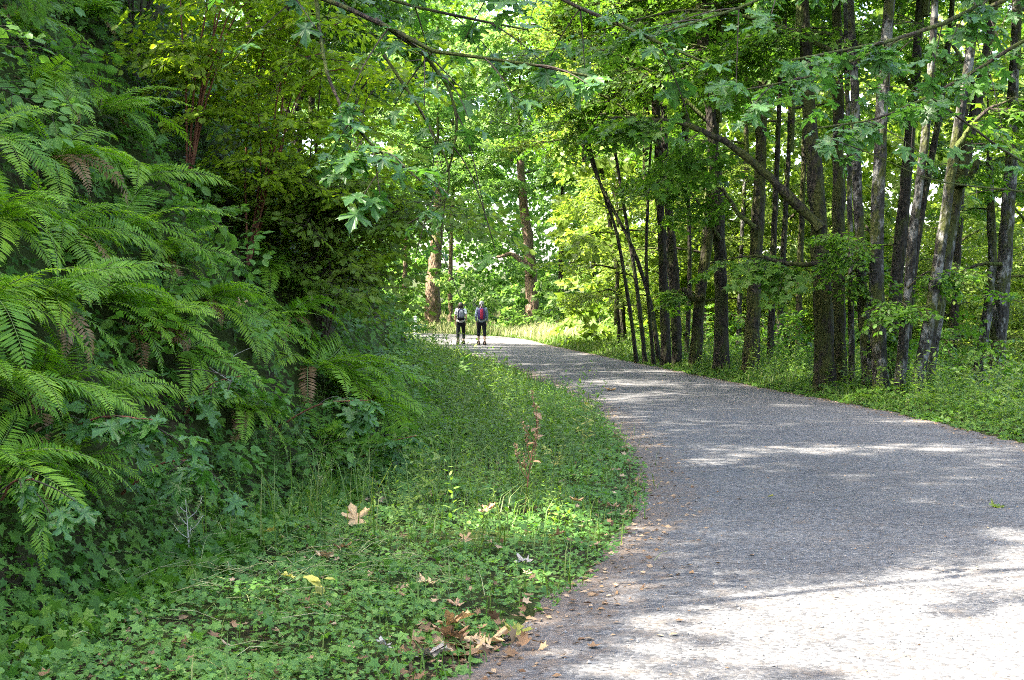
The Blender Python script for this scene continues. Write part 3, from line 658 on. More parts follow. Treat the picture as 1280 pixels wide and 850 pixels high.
# limbs that show in the picture: long leaning limb of the clump's left trunk, crooked limb of the forked trunk
def limb(e, pts, r0, r1, mat, name='limb', n=22, sides=7, seed=1):
    b = np.array(e.location); P = smooth_path([np.array(p) - b for p in pts], n); rs = np.random.default_rng(seed); P[1:] += rs.normal(0, min(.06 * r0, .004), (n - 1, 3)) + (np.stack([nz(np.arange(1, n) * .8, np.full(n - 1, seed * 1.3 + q), 1.0) for q in range(3)], -1) * min(.35 * r0, .03))
    v, f = tube(P, np.linspace(r0, r1, n) * (1 + .08 * rs.normal(0, 1, n)), sides); g = Geo(); g.add(v, f)
    return obj(name, g.mesh(name, [mat]), e), P
def leafy_limb(e, pts, r0, r1, mat, sprays, tm, lmat, ns, scl, seed, t0=.3, name='limb', droop=(-.5, .15)):
    l, P = limb(e, pts, r0, r1, mat, name, seed=seed); rs = np.random.default_rng(seed + 50)
    g = Geo(); I = np.minimum((len(P) - 1), ((t0 + (1 - t0) * rs.random(ns)) * (len(P) - 1)).astype(int)); tan = nrm(np.gradient(P, axis=0))[I]
    hd = np.arctan2(tan[:, 1], tan[:, 0]) + rs.choice([-1, 1], ns) * rs.uniform(.2, 1.4, ns)
    place_sprays(g, sprays, tm, P[I], hd, rs.uniform(*droop, ns), rs.normal(0, .25, ns), rs.uniform(*scl, ns), rs.random(ns), rs=rs)
    obj('foliage', g.mesh('foliage', [lmat, M_twig]), l)
    return l
e0 = right_trees[0][0]
leafy_limb(e0, px(26.3, (1024, 285), (985, 246), (930, 196), (880, 165), (820, 150), (760, 148)), .105, .018, M_mossy, sp_maple, MAPLE_LO, M_maple, 13, (.8, 1.5), 3, .45)
leafy_limb(e0, px(26.0, (1024, 330), (990, 330), (940, 320), (905, 325)), .05, .012, M_mossy, sp_maple, MAPLE_LO, M_maple, 9, (.5, 1.0), 4, .2)
leafy_limb(e0, px(25.6, (1030, 380), (1060, 345), (1075, 330), (1050, 318)), .03, .01, M_mossy, sp_mid, OVATE, M_maple, 12, (.6, 1.0), 44, .2)
for k, (ti, d, uv, ns) in enumerate([(1, 26.5, [(1046, 70), (960, 30), (860, 15), (745, 40)], 15), (4, 26.6, [(1140, 110), (1080, 60), (1000, 40), (930, 60)], 13), (13, 33.0, [(890, 160), (820, 95), (740, 62), (650, 72)], 16),
                                    (11, 37.0, [(830, 190), (770, 130), (700, 105), (620, 120)], 16), (14, 31.5, [(950, 120), (900, 70), (830, 50)], 13), (6, 24.0, [(1190, 190), (1230, 140), (1275, 120)], 9), (7, 26.0, [(1222, 120), (1180, 50), (1120, 20)], 10), (10, 38.0, [(822, 170), (790, 110), (720, 180)], 14)]):
    leafy_limb(right_trees[ti][0], px(d, *uv), .05, .01, M_limb, sp_maple, MAPLE_FAR, M_maple, ns, (.8, 1.5), 80 + k, .25)
e1 = right_trees[12][0]
leafy_limb(e1, px(35.8, (880, 372), (866, 372), (852, 362), (846, 366)), .10, .05, M_mossy, sp_maple, MAPLE_FAR, M_maple, 6, (.5, .9), 5)
leafy_limb(right_trees[14][0], px(31.8, (944, 285), (925, 270), (905, 240), (880, 215), (840, 190)), .06, .015, M_limb, sp_maple, MAPLE_FAR, M_maple, 16, (.6, 1.1), 6)
leafy_limb(right_trees[13][0], px(33.2, (900, 300), (870, 250), (846, 225), (800, 218)), .05, .012, M_limb, sp_maple, MAPLE_FAR, M_maple, 14, (.6, 1.1), 7)
leafy_limb(right_trees[13][0], px(33.0, (902, 365), (940, 345), (985, 338)), .05, .012, M_limb, sp_mid, OVATE, M_sun, 14, (.6, 1.2), 8)
leafy_limb(right_trees[7][0], px(26.0, (1198, 235), (1215, 215), (1222, 200)), .07, .05, M_mossy, sp_maple, MAPLE_FAR, M_maple, 4, (.5, .8), 9)
leafy_limb(right_trees[8][0], px(32.8, (1252, 330), (1225, 330), (1190, 345), (1160, 350)), .05, .012, M_limb, sp_mid, OVATE, M_sun, 18, (.6, 1.2), 10)
for k, (ti, d, uv) in enumerate([(3, 25, [(1096, 330), (1075, 300), (1050, 290)]), (5, 24.5, [(1134, 360), (1160, 340), (1185, 345)]), (6, 24, [(1165, 380), (1140, 385), (1118, 372)]), (2, 25.5, [(1084, 430), (1100, 420), (1125, 430)])]):
    leafy_limb(right_trees[ti][0], px(d, *uv), .02, .006, M_limb, sp_mid, OVATE, M_maple, 9, (.4, .8), 60 + k, .3)

# ------------------------------------------------------------------ far trees
FAR = [('fir_tree', 'broad brown straight trunk behind the left walker', 86, [(540, 416), (542, 350), (547, 285), (549, 200)], .95, M_fir, 31),
 ('maple_tree', 'stout sunlit forked trunk beyond the bright grass', 84, [(667, 405), (664, 350), (660, 300), (652, 230)], .85, M_fir, 32),
 ('maple_tree', 'slim trunk right of the stout forked one beyond the grass', 88, [(701, 400), (701, 350), (703, 250)], .42, M_bark, 33),
 ('alder_tree', 'slender trunk close right of the broad brown one', 92, [(563, 412), (563, 350), (566, 240)], .34, M_fir, 34),
 ('alder_tree', 'thin sunlit trunk left of the broad brown one', 95, [(503, 412), (506, 350), (508, 240)], .36, M_fir, 35),
 ('alder_tree', 'thin trunk farthest left in the bright gap above the bank', 90, [(470, 412), (472, 340), (470, 240)], .42, M_fir, 36),
 ('maple_tree', 'slim trunk in the far wood left of the fanning stems', 80, [(740, 412), (742, 330), (748, 220)], .36, M_bark, 39),
 ('alder_tree', 'faint trunk in sunlit leaves above the far left of the weeds', 76, [(440, 420), (444, 330), (450, 220)], .45, M_fir, 40)]
far_trees = []
for i, (nm, lab, d, uv, wd, mat, sd) in enumerate(FAR):
    far_trees.append(tree(nm, lab, px(d, *uv), wd, mat, C_far[i % 2], 1.15, top=8 + (i * 1.7) % 4, seed=sd, group='trees beyond the bend', cdrop=1.5, flare=.1))
limb(far_trees[1][0], px(83.5, (664, 345), (650, 325), (640, 318), (622, 322)), .2, .08, M_fir)

OVER = [(-5.6, 33, 5.2, .9, 'leafy maple leaning out from the bank end, nearest the shrubs'), (-6.6, 41, 4.6, 1.0, 'leafy maple at the bank end, middle of three'), (-8.2, 50, 4.8, 1.1, 'leafy maple at the bank end, farthest of three'),
        (5.2, 46, 6.6, 1.0, 'leafy maple leaning over the path before the far grass'), (4.3, 56, 7.5, 1.05, 'tall leafy maple over the path right of the walkers')]
for i, (x_, y_, zc, sc, lab) in enumerate(OVER):
    gz = float(ground(x_, y_)); sg = 1 if x_ < 0 else -1
    tree('maple_tree', lab, [(x_, y_, gz), (x_ + .3 * sg, y_ - .2, gz + 2.5), (x_ + 1.1 * sg, y_ - .3, gz + zc)], .24, M_bark, C_tall[i % 2], sc, top=gz + zc, seed=70 + i, cdrop=1.2)

# understory trees between and behind: full crowns down to the ground
def understory(u, v, d, sc, crown, seed, label, group):
    x = (u - 640) / FPX * d; z = float(ground(x, d)); h = 1.2 * sc
    e = thing('understory_tree', label, 'tree', (x, d, z - .15), group)
    me, C, r = trunk_mesh([(0, 0, 0), (.1, 0, h * .5), (0, .1, h + .8)], .07 * sc, .05 * sc, M_bark, 7, seed=seed, n=8); obj('trunk', me, e)
    c = obj('crown', crown, e, (0, .1, h + .3)); c.scale = (sc,) * 3; c.rotation_euler.z = seed * 2.1
US = [(770, 52, .9), (830, 56, 1.1), (880, 50, 1.0), (930, 58, 1.2), (985, 52, 1.1), (1040, 57, 1.2), (1090, 50, 1.0), (1140, 58, 1.2), (1190, 48, 1.0), (1235, 55, 1.2), (1290, 44, 1.1), (1340, 50, 1.2)]
for i, (u, d, sc) in enumerate(US):
    understory(u, 0, d, sc, C_under[i % 2], i, 'sunlit understory tree glowing green behind the right-hand trunks', 'understory trees behind the right-hand trunks')

# the far wood: a mass of leaves nobody could count
def wood(name, label, n, box, zr, mat, sprays, tm, scl, seed, cut=-.2):
    rs = np.random.default_rng(seed); g = Geo(); (x0, x1), (y0, y1) = box
    y = rs.uniform(y0, y1, n); x = (rs.uniform(x0, x1, n) - 640) / FPX * y; z = ground(x, y) + zr[0] + (zr[1] - zr[0]) * rs.random(n)
    thin = np.zeros(n, bool)
    q = ~thin & (nz(x + .6 * z, z * .8 + .3 * y, .55, seed) + .5 * nz(x, z + y, 1.4, seed + 2) + rs.normal(0, .25, n) > cut)
    P = np.stack([x, y, z], -1)[q]; m = len(P)
    place_sprays(g, sprays, tm, P, rs.uniform(0, 6.28, m), rs.uniform(-.6, .3, m), rs.normal(0, .4, m), rs.uniform(*scl, m), np.clip(.5 + .4 * nz(P[:, 0], P[:, 2], .4, seed) + rs.normal(0, .15, m), 0, 1), twigs=False, rs=rs)
    tag(obj(name, g.mesh(name, [mat])), kind='stuff', label=label)
wood('far_wood', 'distant sunlit wood closing the view beyond the bend', 3800, ((300, 900), (98, 130)), (0, 30), M_far, sp_mass, WIDE, (1.2, 2.4), 3, -.1)
wood('right_wood', 'bright sunlit leaves of the wood behind the right-hand trunks', 4400, ((720, 1440), (50, 88)), (.2, 21), M_sun, sp_mass, WIDE, (.8, 1.7), 4, -.12)
wood('left_wood', 'leaves of the wood rising beyond the bank', 1000, ((160, 470), (66, 100)), (.3, 9), M_far, sp_mass, WIDE, (.9, 1.7), 6, -.05)
# brush at the feet of the right trees
def brush(name, label, n, f, hr, mat, sprays, tm, scl, seed):
    rs = np.random.default_rng(seed); g = Geo(); x, y = f(rs, n); P = np.stack([x, y, ground(x, y) + hr * rs.random(n) ** 1.5], -1)
    place_sprays(g, sprays, tm, P, rs.uniform(0, 6.28, n), rs.uniform(-.3, .7, n), rs.normal(0, .4, n), rs.uniform(*scl, n), rs.random(n), rs=rs)
    tag(obj(name, g.mesh(name, [mat, M_twig])), kind='stuff', label=label)
def f_right(rs, n):
    y = 19 + 30 * rs.random(n); return XR(y) + 2.2 + 7.5 * rs.random(n), y
brush('brush', 'leafy brush around the feet of the right-hand trunks', 420, f_right, 1.7, M_maple, sp_mid, OVATE, (.5, 1.0), 8)
def f_bank(rs, n):
    y = 9.5 * (46 / 9.5) ** rs.random(n); return XT(y) - .2 - 5.5 * rs.random(n) ** 1.2, y
brush('bank_brush', 'broad-leaved brush growing among the ferns on the bank', 420, f_bank, .35, M_herb, sp_mid, OVATE, (.3, .75), 12)
def f_bend(rs, n):
    y = 66 + 30 * rs.random(n); return np.where(y > 80, rs.uniform(-11, 12, n), XR(y) + 3 + 9 * rs.random(n)), y
brush('far_brush', 'pale bushes behind the bright grass at the bend', 420, f_bend, 3.6, M_far, sp_mass, WIDE, (.6, 1.2), 9)

# ------------------------------------------------------------------ ferns on the bank
def frond_mesh(rs, L, mat, curl=1.0, lush=1.0, npair=38):
    s = np.linspace(0, 1, npair + 6); th = R_(72) - R_(105) * curl * s ** .85
    ds = L / (len(s) - 1); x = np.concatenate([[0], np.cumsum(np.cos(th[:-1]) * ds)]); z = np.concatenate([[0], np.cumsum(np.sin(th[:-1]) * ds)])
    yb = .05 * L * np.sin(s * 2.2 + rs.uniform(0, 6)) * s; P = np.stack([x, yb, z], -1)
    g = Geo(); v, f = tube(P, np.linspace(.0035, .001, len(P)), 4); g.add(v, f, 1)
    T = nrm(np.gradient(P, axis=0)); up = nrm(np.cross(np.array([0, 1., 0]), T)) * -1; up = np.where(up[:, 2:] < 0, -up, up)
    pos, di, no, sz, rn = [], [], [], [], []
    for i in range(5, len(s)):
        t = s[i]; ln = L * .155 * lush * (sstep((t - .03) / .22) * (1 - .25 * t)) * (1 - sstep((t - .62) / .40)) + .006
        for sd in (-1, 1):
            if rs.random() < .03: continue
            d = nrm(np.array([0, sd, 0]) + T[i] * (.25 + .45 * t) + up[i] * rs.uniform(-.22, .12))
            pos.append(P[i]); di.append(d); no.append(up[i] + rs.normal(0, .12, 3)); sz.append(ln * rs.uniform(.9, 1.08)); rn.append(.5 + rs.uniform(-.25, .25) + .2 * (t - .5))
    wd = L / npair * .62
    for p, d, n_, l, r in zip(pos, di, no, sz, rn):
        tv = LANCE[0].copy(); tv[:, 0] *= min(1.6, wd / max(l, .004) / .17); tv[:, 2] *= .8
        scatter(g, (tv, LANCE[1]), [p], [d], [n_], l, r)
    return g.mesh('frond', [mat, M_greenstem])
RF = np.random.default_rng(77)
FRONDS = [frond_mesh(RF, L, M_fern, c) for L, c in ((1.0, 1.0), (.95, .85), (1.05, 1.15), (.9, .95), (1.0, .72), (.85, 1.1))]
DEAD = [frond_mesh(RF, .8, M_deadfern, 1.55, .8, 30), frond_mesh(RF, .7, M_deadfern, 1.45, .7, 30)]
FERNS = [(14, 40, 1.0), (96, 30, 1.0), (180, 70, .95), (40, 120, 1.0), (120, 150, 1.1), (-30, 190, 1.05), (60, 215, 1.15), (160, 230, 1.1), (-20, 290, 1.1), (60, 305, 1.15), (140, 300, 1.15), (200, 330, .95),
         (-30, 390, 1.1), (40, 400, 1.1), (110, 385, 1.15), (170, 415, 1.1), (-25, 490, 1.0), (40, 500, 1.05), (110, 510, .9), (385, 470, 1.5), (440, 520, 1.35), (380, 300, 1.0), (350, 400, .9), (-30, 600, .95), (260, 250, .9), (490, 545, .8), (70, 590, .8), (245, 385, 1.0), (215, 455, 1.0), (415, 495, 1.4), (230, 150, .9), (330, 350, .9), (455, 470, .9), (470, 575, 1.1), (505, 560, 1.1), (395, 560, .9), (300, 420, .9), (290, 520, .85), (520, 500, .8)]
pts = [hit(u, v) for u, v, s in FERNS]
order_words = ['leftmost', 'second from the left', 'third from the left', 'fourth from the left', 'fifth from the left', 'sixth from the left', 'seventh from the left', 'eighth from the left', 'ninth from the left', 'tenth from the left', 'eleventh from the left', 'twelfth from the left', 'thirteenth from the left', 'fourteenth from the left']
rows = [(-1, 110, 'in the top row on the bank'), (110, 260, 'in the second row down the bank'), (260, 350, 'in the third row down the bank'), (350, 450, 'in the fourth row down the bank'), (450, 560, 'in the fifth row down the bank'), (560, 900, 'in the lowest row on the bank')]
labels = {}
for a, b, txt in rows:
    I = sorted([i for i, f in enumerate(FERNS) if a < f[1] <= b], key=lambda i: FERNS[i][0])
    for k, i in enumerate(I): labels[i] = 'arching sword fern, %s %s' % (order_words[k], txt)
for i, (u, v, s) in enumerate(FERNS):
    p = pts[i]; nn = gnormal(np.array([p[0]]), np.array([p[1]]))[0]; ax = nrm(nn * .55 + np.array([0, 0, .75]))
    e = thing('sword_fern', labels[i], 'fern', p + nn * .02, 'sword ferns on the bank')
    ax_v = Vector(ax); q = ax_v.to_track_quat('Z', 'Y'); dirx = math.atan2(nn[1], nn[0])
    nf = RF.integers(12, 17)
    for k in range(nf):
        a = dirx + (RF.normal(0, .95) if k < nf * .75 else RF.uniform(-3.1, 3.1)); me = FRONDS[RF.integers(0, 6)] if RF.random() > .06 else DEAD[RF.integers(0, 2)]
        f = obj('frond', me, e)
        f.rotation_mode = 'QUATERNION'
        rot = q @ Matrix.Rotation(0, 3, 'Z').to_quaternion()
        # turn in the plant's own plane so that +X points along heading a
        hx = Vector((math.cos(a), math.sin(a), 0)); hx = (hx - ax_v * hx.dot(ax_v)).normalized(); yy = ax_v.cross(hx)
        Mx = Matrix((hx, yy, ax_v)).transposed()
        f.rotation_quaternion = (Mx @ Matrix.Rotation(RF.normal(.12, .22), 3, 'Y') @ Matrix.Rotation(RF.normal(0, .25), 3, 'X')).to_quaternion()
        f.scale = (s * .88 * RF.uniform(.6, 1.08),) * 3
    for k in range(i % 2):
        f = obj('dead_frond', DEAD[k], e); f.rotation_euler = (RF.normal(0, .2), .5, dirx + RF.normal(0, .9)); f.scale = (s * .8,) * 3

# ------------------------------------------------------------------ leafy shrubs, upper left
def shrub(label, u, v, stems, sprays, tm, lmat, smat, hgt, spread, ns, scl, seed, lean=(.25, -.1), rad=.014, off=0.0, name='leafy_shrub'):
    rs = np.random.default_rng(seed); p = hit(u, v) + np.array([off, 0, 0]); p[2] = float(ground(p[0], p[1])) - .05
    e = thing(name, label, 'shrub', p)
    for k in range(stems):
        a = rs.uniform(0, 6.28); tip = np.array([math.cos(a) * spread * rs.uniform(.3, 1) + lean[0] * hgt, math.sin(a) * spread * rs.uniform(.3, 1) + lean[1] * hgt, hgt * rs.uniform(.7, 1.05)])
        C = smooth_path([np.zeros(3), tip * [.25, .25, .5] + rs.normal(0, .05, 3), tip * [.6, .6, .85], tip + [0, 0, -.1 * hgt]], 12)
        v_, f_ = tube(C, np.linspace(rad, .004, 12), 6); g = Geo(); g.add(v_, f_); st = obj('stem', g.mesh('stem', [smat]), e)
        g = Geo(); I = np.minimum(11, (rs.uniform(.3, 1, ns) * 11.9).astype(int)); hd = rs.uniform(0, 6.28, ns)
        place_sprays(g, sprays, tm, C[I], hd, rs.uniform(-.35, .3, ns), rs.normal(0, .3, ns), rs.uniform(*scl, ns), rs.random(ns), rs=rs, tw_r=.004)
        obj('foliage', g.mesh('foliage', [lmat, M_twig]), st)
shrub('tall shrub of small yellow-green leaves with reddish stems on the upper bank', 235, 235, 6, sp_small, OVATE, M_shrub, M_redstem, 2.6, .9, 8, (.55, .95), 1, (.22, -.05))
shrub('yellow-green small-leaved shrub leaning out right of the red-stemmed one', 310, 330, 6, sp_small, OVATE, M_shrub, M_redstem, 2.9, 1.1, 8, (.55, .95), 2, (.25, 0))
shrub('loose yellow-green shrub at the far end of the bank', 395, 400, 6, sp_small, OVATE, M_shrub, M_twig, 3.4, 1.3, 8, (.6, 1.1), 3, (.15, 0))
shrub('tall leafy shrub filling the top of the bank left of centre', 330, 130, 6, sp_mid, OVATE, M_shrub, M_twig, 3.6, 1.4, 6, (.6, 1.0), 4, (.15, 0))
shrub('dark leafy shrub in the top left behind the ferns', 170, 90, 5, sp_mid, OVATE, M_maple, M_twig, 2.6, 1.2, 8, (.6, 1.0), 5, (.2, 0))
shrub('shrub with light leaves overhanging the weeds at the end of the bank', 405, 430, 5, sp_small, OVATE, M_sun, M_twig, 2.2, 1.0, 16, (.6, 1.1), 6, (.15, 0))

# ------------------------------------------------------------------ near maple boughs with single leaves
def leaf_mesh(tm, mat, rs, jig=.03, name='leaf', pet=.35, r=None):
    V = tm[0].copy(); V[1:, 2] += rs.normal(0, jig, len(V) - 1); V[:, :2] += rs.normal(0, .012, (len(V), 2)); g = Geo(); g.add(V + [0, pet, 0], tm[1], 0, rs.random() if r is None else r)
    if pet:
        v, f = tube([[0, 0, 0], [0, pet * .5, .02], [0, pet + .02, 0]], [.012, .010, .008], 3, False); g.add(v, f, 1)
    return g.mesh(name, [mat, M_greenstem])
RL = np.random.default_rng(9)
LEAVES = [leaf_mesh((MAPLE_HI[0] * [1, 1, zz], MAPLE_HI[1]), M_maple_near, RL, .035) for zz in (.6, 1.2, 1.9, 2.4, -.8, 1.5, 2.0, .9)]
def add_leaf(parent, me, pos, di, no, s):
    di = Vector(di).normalized(); x = di.cross(Vector(no)).normalized(); n2 = x.cross(di)
    o = obj('leaf', me, parent, Vector(pos)); o.rotation_euler = Matrix((x, di, n2)).transposed().to_euler(); o.scale = (s,) * 3
    return o
def bough(e, pts, r0, r1, nleaf, size, seed, t0=.35, ntw=6, tl=.45, droop=.25, mat=M_limb, sub=True):
    """a bare-wood limb with side twigs, each leaf its own object"""
    rs = np.random.default_rng(seed); l, P = limb(e, pts, r0, r1, mat, seed=seed, sides=6)
    tips = []
    for k in range(ntw):
        i = min(len(P) - 1, int((t0 + (1 - t0) * (k + rs.random() * .8) / max(1, ntw)) * (len(P) - 1))); tan = nrm(P[min(i + 1, len(P) - 1)] - P[max(i - 1, 0)])
        d = nrm(tan * rs.uniform(.3, 1) + rs.normal(0, .6, 3) * [1, 1, .45] + [0, 0, -.1]); L = tl * rs.uniform(.6, 1.2)
        C = P[i] + d * (np.linspace(0, 1, 6) * L)[:, None] + np.array([0, 0, -1.]) * (droop * L * np.linspace(0, 1, 6) ** 2)[:, None]
        v, f = tube(C, np.linspace(max(r1 * .8, .004), .0025, 6), 4); g = Geo(); g.add(v, f); obj('twig', g.mesh('twig', [M_twig]), l); tips.append(C)
    tips.append(P[int(len(P) * .75):])
    for k in range(nleaf):
        C = tips[rs.integers(0, len(tips))]; t = 1 - rs.random() ** 1.6 * .85; p = C[min(len(C) - 1, int(t * (len(C) - 1) + .5))]; tan = nrm(C[-1] - C[0])
        d = nrm(tan * rs.uniform(.1, .8) + np.array([rs.normal(0, .8), rs.normal(0, .8), rs.uniform(-.75, .0)]))
        add_leaf(l, LEAVES[rs.integers(0, 8)], p, d, nrm(np.array([.1, -.25, 1]) + rs.normal(0, .25, 3)), size * .86 * rs.uniform(.45, 1.15))
    return l

# maple on the bank, trunk left of the picture, boughs crossing the top
bx, by = -5.6, 10.4
N1, C1, _ = tree('maple_tree', 'big-leaf maple whose dark boughs cross the top left and centre of the picture', [(bx, by, 0), (bx + .3, by, 6.2), (bx + .2, by + .3, 9.0)], .42, M_bark, None, top=9.0, seed=51)
tp = np.array([bx + .3, by, 6.3])
bough(N1, [tp + [0, 0, .0], at(150, -140, 10.0), at(400, 0, 9.2), at(500, 42, 8.9), at(545, 66, 8.8), at(640, 78, 8.6), at(735, 98, 8.4)], .04, .008, 60, .17, 1, .5, 12, .5)
bough(N1, [at(470, 26, 9.0), at(540, 80, 8.9), at(568, 130, 8.9), at(570, 175, 8.9), at(560, 215, 9.0)], .016, .006, 10, .16, 2, .3, 4, .35, 1.0)
bough(N1, [at(480, 70, 9.4), at(520, 130, 9.4), at(548, 180, 9.4), at(562, 215, 9.4), at(556, 250, 9.4), at(510, 280, 9.5)], .013, .004, 12, .15, 3, .3, 5, .35, .8)
bough(N1, [tp + [0, 0, .4], at(300, -220, 11.5), at(620, -40, 11), at(720, 10, 10.6), at(800, 45, 10.2), at(880, 78, 9.9)], .05, .008, 96, .20, 4, .6, 13, .5)
bough(N1, [at(396, -2, 9.22), at(405, 70, 9.0), at(425, 130, 8.7), at(470, 185, 8.4), at(525, 225, 8.2)], .014, .005, 44, .17, 5, .45, 9, .35)
bough(N1, [tp + [0, 0, .2], at(220, -130, 11.0), at(420, -20, 11.5), at(560, 20, 11.5), at(660, 40, 11.5)], .035, .008, 80, .17, 6, .4, 12, .6)
# maple right of the picture, boughs reaching in from the right
N2, C2, _ = tree('maple_tree', 'big-leaf maple reaching in from the right edge with blue-green leaves at the top', [(7.6, 12.5, 0), (7.5, 12.5, 4.0), (7.2, 12.4, 8.0)], .36, M_bark, None, top=8.0, seed=52)
tq = np.array([7.45, 12.5, 4.8])
bough(N2, [tq, at(1500, -140, 12.2), at(1280, -30, 11.6), at(1180, 30, 11.0), at(1080, 60, 10.6), at(990, 75, 10.2)], .04, .007, 130, .19, 11, .45, 15, .5)
bough(N2, [tq + [0, 0, -.6], at(1420, 250, 12.2), at(1280, 205, 11.8), at(1200, 150, 11.5), at(1140, 110, 11.2)], .022, .006, 56, .18, 12, .55, 9, .4)
bough(N2, [tq + [0, 0, -.9], at(1400, 262, 12), at(1280, 240, 11.6), at(1160, 224, 11.2), at(1080, 190, 10.9), at(1040, 175, 10.8)], .016, .004, 12, .16, 13, .6, 5, .3)
bough(N2, [tq + [0, 0, .5], at(1450, -260, 12.0), at(1200, -90, 11.2), at(1000, -20, 10.6), at(900, 20, 10.3), at(830, 40, 10.0)], .035, .007, 100, .20, 14, .55, 13, .5)
bough(N2, [tq + [0, 0, .9], at(1480, -120, 14.0), at(1280, -10, 14.5), at(1130, 50, 14.5), at(1000, 100, 14.3), at(890, 120, 14.0)], .04, .008, 120, .21, 15, .4, 16, .6)
bough(N2, [tq + [0, 0, .3], at(1500, -40, 13.0), at(1300, 40, 13.2), at(1180, 110, 13.2), at(1090, 150, 13.0), at(1020, 160, 12.8)], .03, .007, 80, .19, 16, .5, 12, .5)
cc = obj('crown', C_wide[0], N2, Vector(C2[-1])); cc.scale = (.62,) * 3
cc = obj('crown', C_wide[1], N1, Vector(C1[-1])); cc.scale = (.35,) * 3

# saplings low on the bank
def sapling(label, u, v, tip_uv, nleaf, size, seed, fwd=.5):
    p = hit(u, v); e = thing('maple_sapling', label, 'sapling', p, 'maple saplings on the bank'); d = p[1] - fwd
    bough(e, [p, (p + at(*tip_uv, d)) / 2 + [0, 0, .08], at(*tip_uv, d)], .009, .004, nleaf, size, seed, .35, 6, .30, mat=M_redstem)
sapling('maple sapling with broad bright leaves at the right end of the ivy', 345, 535, (460, 500), 34, .20, 21)
sapling('maple sapling with broad leaves below the ferns at centre left', 60, 560, (190, 525), 34, .19, 22)
sapling('maple sapling with wide pale leaves in the ivy beside the twig', 230, 520, (300, 470), 20, .17, 23)
sapling('maple sapling spilling over the foot of the bank toward the weeds', 430, 590, (520, 545), 26, .19, 26)
sapling('maple sapling with dark broad leaves between two ferns', 150, 620, (255, 575), 24, .18, 27)
sapling('small maple sapling at the left edge near the ground', -10, 650, (40, 600), 16, .15, 24)

# ------------------------------------------------------------------ bare twig, stalks, fallen leaves
RK = np.random.default_rng(31)
def stick(name, label, cat, lines, mat, rad, loc):
    e = thing(name, label, cat, loc); b = np.array(loc)
    for k, (pts_, r) in enumerate(lines):
        P = smooth_path([np.array(p) - b for p in pts_], 10); P[1:-1] += RK.normal(0, r * .6, (8, 3)); v, f = tube(P, np.linspace(r, r * .5, 10), 6); g = Geo(); g.add(v, f); obj(name.split('_')[-1] if k == 0 else 'side_twig', g.mesh('twig', [mat]), e)
    return e
pt = hit(332, 505)
d0 = pt[1] - .75
stick('bare_twig', 'pale bare forked twig sticking out of the ivy beside the ferns', 'twig',
      [([pt, at(275, 468, d0), at(225, 432, d0), at(215, 424, d0 + .1)], .006), ([at(224, 432, d0), at(245, 410, d0), at(265, 378, d0)], .004), ([at(272, 464, d0), at(295, 443, d0), at(317, 433, d0)], .0035)], M_paletwig, .006, pt)

def stalk(name, label, u, v, h, lean, mat_s, mat_l, nl, ls, seed, tuft=0, tm=LANCE, wide=2.4, branches=0):
    rs = np.random.default_rng(seed); p = hit(u, v); e = thing(name, label, 'weed', p)
    C = smooth_path([[0, 0, -.05], [lean[0] * .4, lean[1] * .4, h * .5], [lean[0], lean[1], h]], 12); v_, f_ = tube(C, np.linspace(.006, .002, 12), 5); g = Geo(); g.add(v_, f_); obj('stem', g.mesh('stem', [mat_s]), e)
    axes = [C]
    for k in range(branches):
        q = C[4 + k % 7]; a = rs.uniform(0, 6.28); B = smooth_path([q, q + [.05 * math.cos(a), .05 * math.sin(a), h * .1], q + [.09 * math.cos(a), .09 * math.sin(a), h * rs.uniform(.2, .35)]], 6)
        v_, f_ = tube(B, np.linspace(.003, .0015, 6), 4); g = Geo(); g.add(v_, f_); obj('side_stem', g.mesh('side_stem', [mat_s]), e); axes.append(B)
    tv = tm[0].copy(); tv[:, 0] *= wide; mm = [leaf_mesh((tv, tm[1]), mat_l, rs, .02, pet=.1) for _ in range(3)]
    for k in range(nl):
        B = axes[rs.integers(0, len(axes))]; q = B[rs.integers(2, len(B))]; a = rs.uniform(0, 6.28)
        add_leaf(e, mm[k % 3], q, (math.cos(a), math.sin(a), rs.uniform(-.5, .8)), (0, -.3, 1), ls * rs.uniform(.5, 1.1))
    if tuft:     # seed head: many small grains, one part
        g = Geo(); n = tuft; B = [axes[i] for i in rs.integers(0, len(axes), n)]; P = np.array([b[min(len(b) - 1, int(len(b) * rs.uniform(.45, 1)))] for b in B]) + rs.normal(0, .008, (n, 3))
        scatter(g, (LANCE[0] * [3, 1, 1], LANCE[1]), P, rs.normal(0, 1, (n, 3)) + [0, 0, .6], rs.normal(0, 1, (n, 3)), rs.uniform(.010, .022, n), rs.random(n)); tag(obj('seed_head', g.mesh('seed_head', [mat_l]), e), kind='stuff')
stalk('dock_stalk', 'dry rust-brown dock stalk with hanging seeds in the weeds beside the path', 655, 640, .72, (.12, 0), M_redstem, M_rust, 7, .10, 1, 380, branches=8)
stalk('yellowing_weed', 'tall yellowing weed nearest the path edge at the bend', 728, 590, .62, (.05, 0), M_greenstem, M_yellow, 34, .07, 2, 40, branches=5)
stalk('yellowing_weed', 'pale yellow-green weed just left of the tallest yellowing one', 706, 588, .5, (-.02, 0), M_greenstem, M_weed, 30, .08, 3, 30, branches=4)
stalk('broad_weed', 'bright broad-leaved weed standing alone left of the dock stalk', 545, 640, .42, (.03, 0), M_greenstem, M_weed, 14, .12, 4)
stalk('yellowing_weed', 'yellow-green weed behind the tallest one, farther along the edge', 742, 560, .62, (.03, 0), M_greenstem, M_weed, 34, .09, 12, 40, branches=5)
stalk('yellowing_weed', 'slender pale weed right of the dock stalk', 690, 615, .46, (.04, 0), M_greenstem, M_yellow, 24, .06, 13, 30, branches=4)
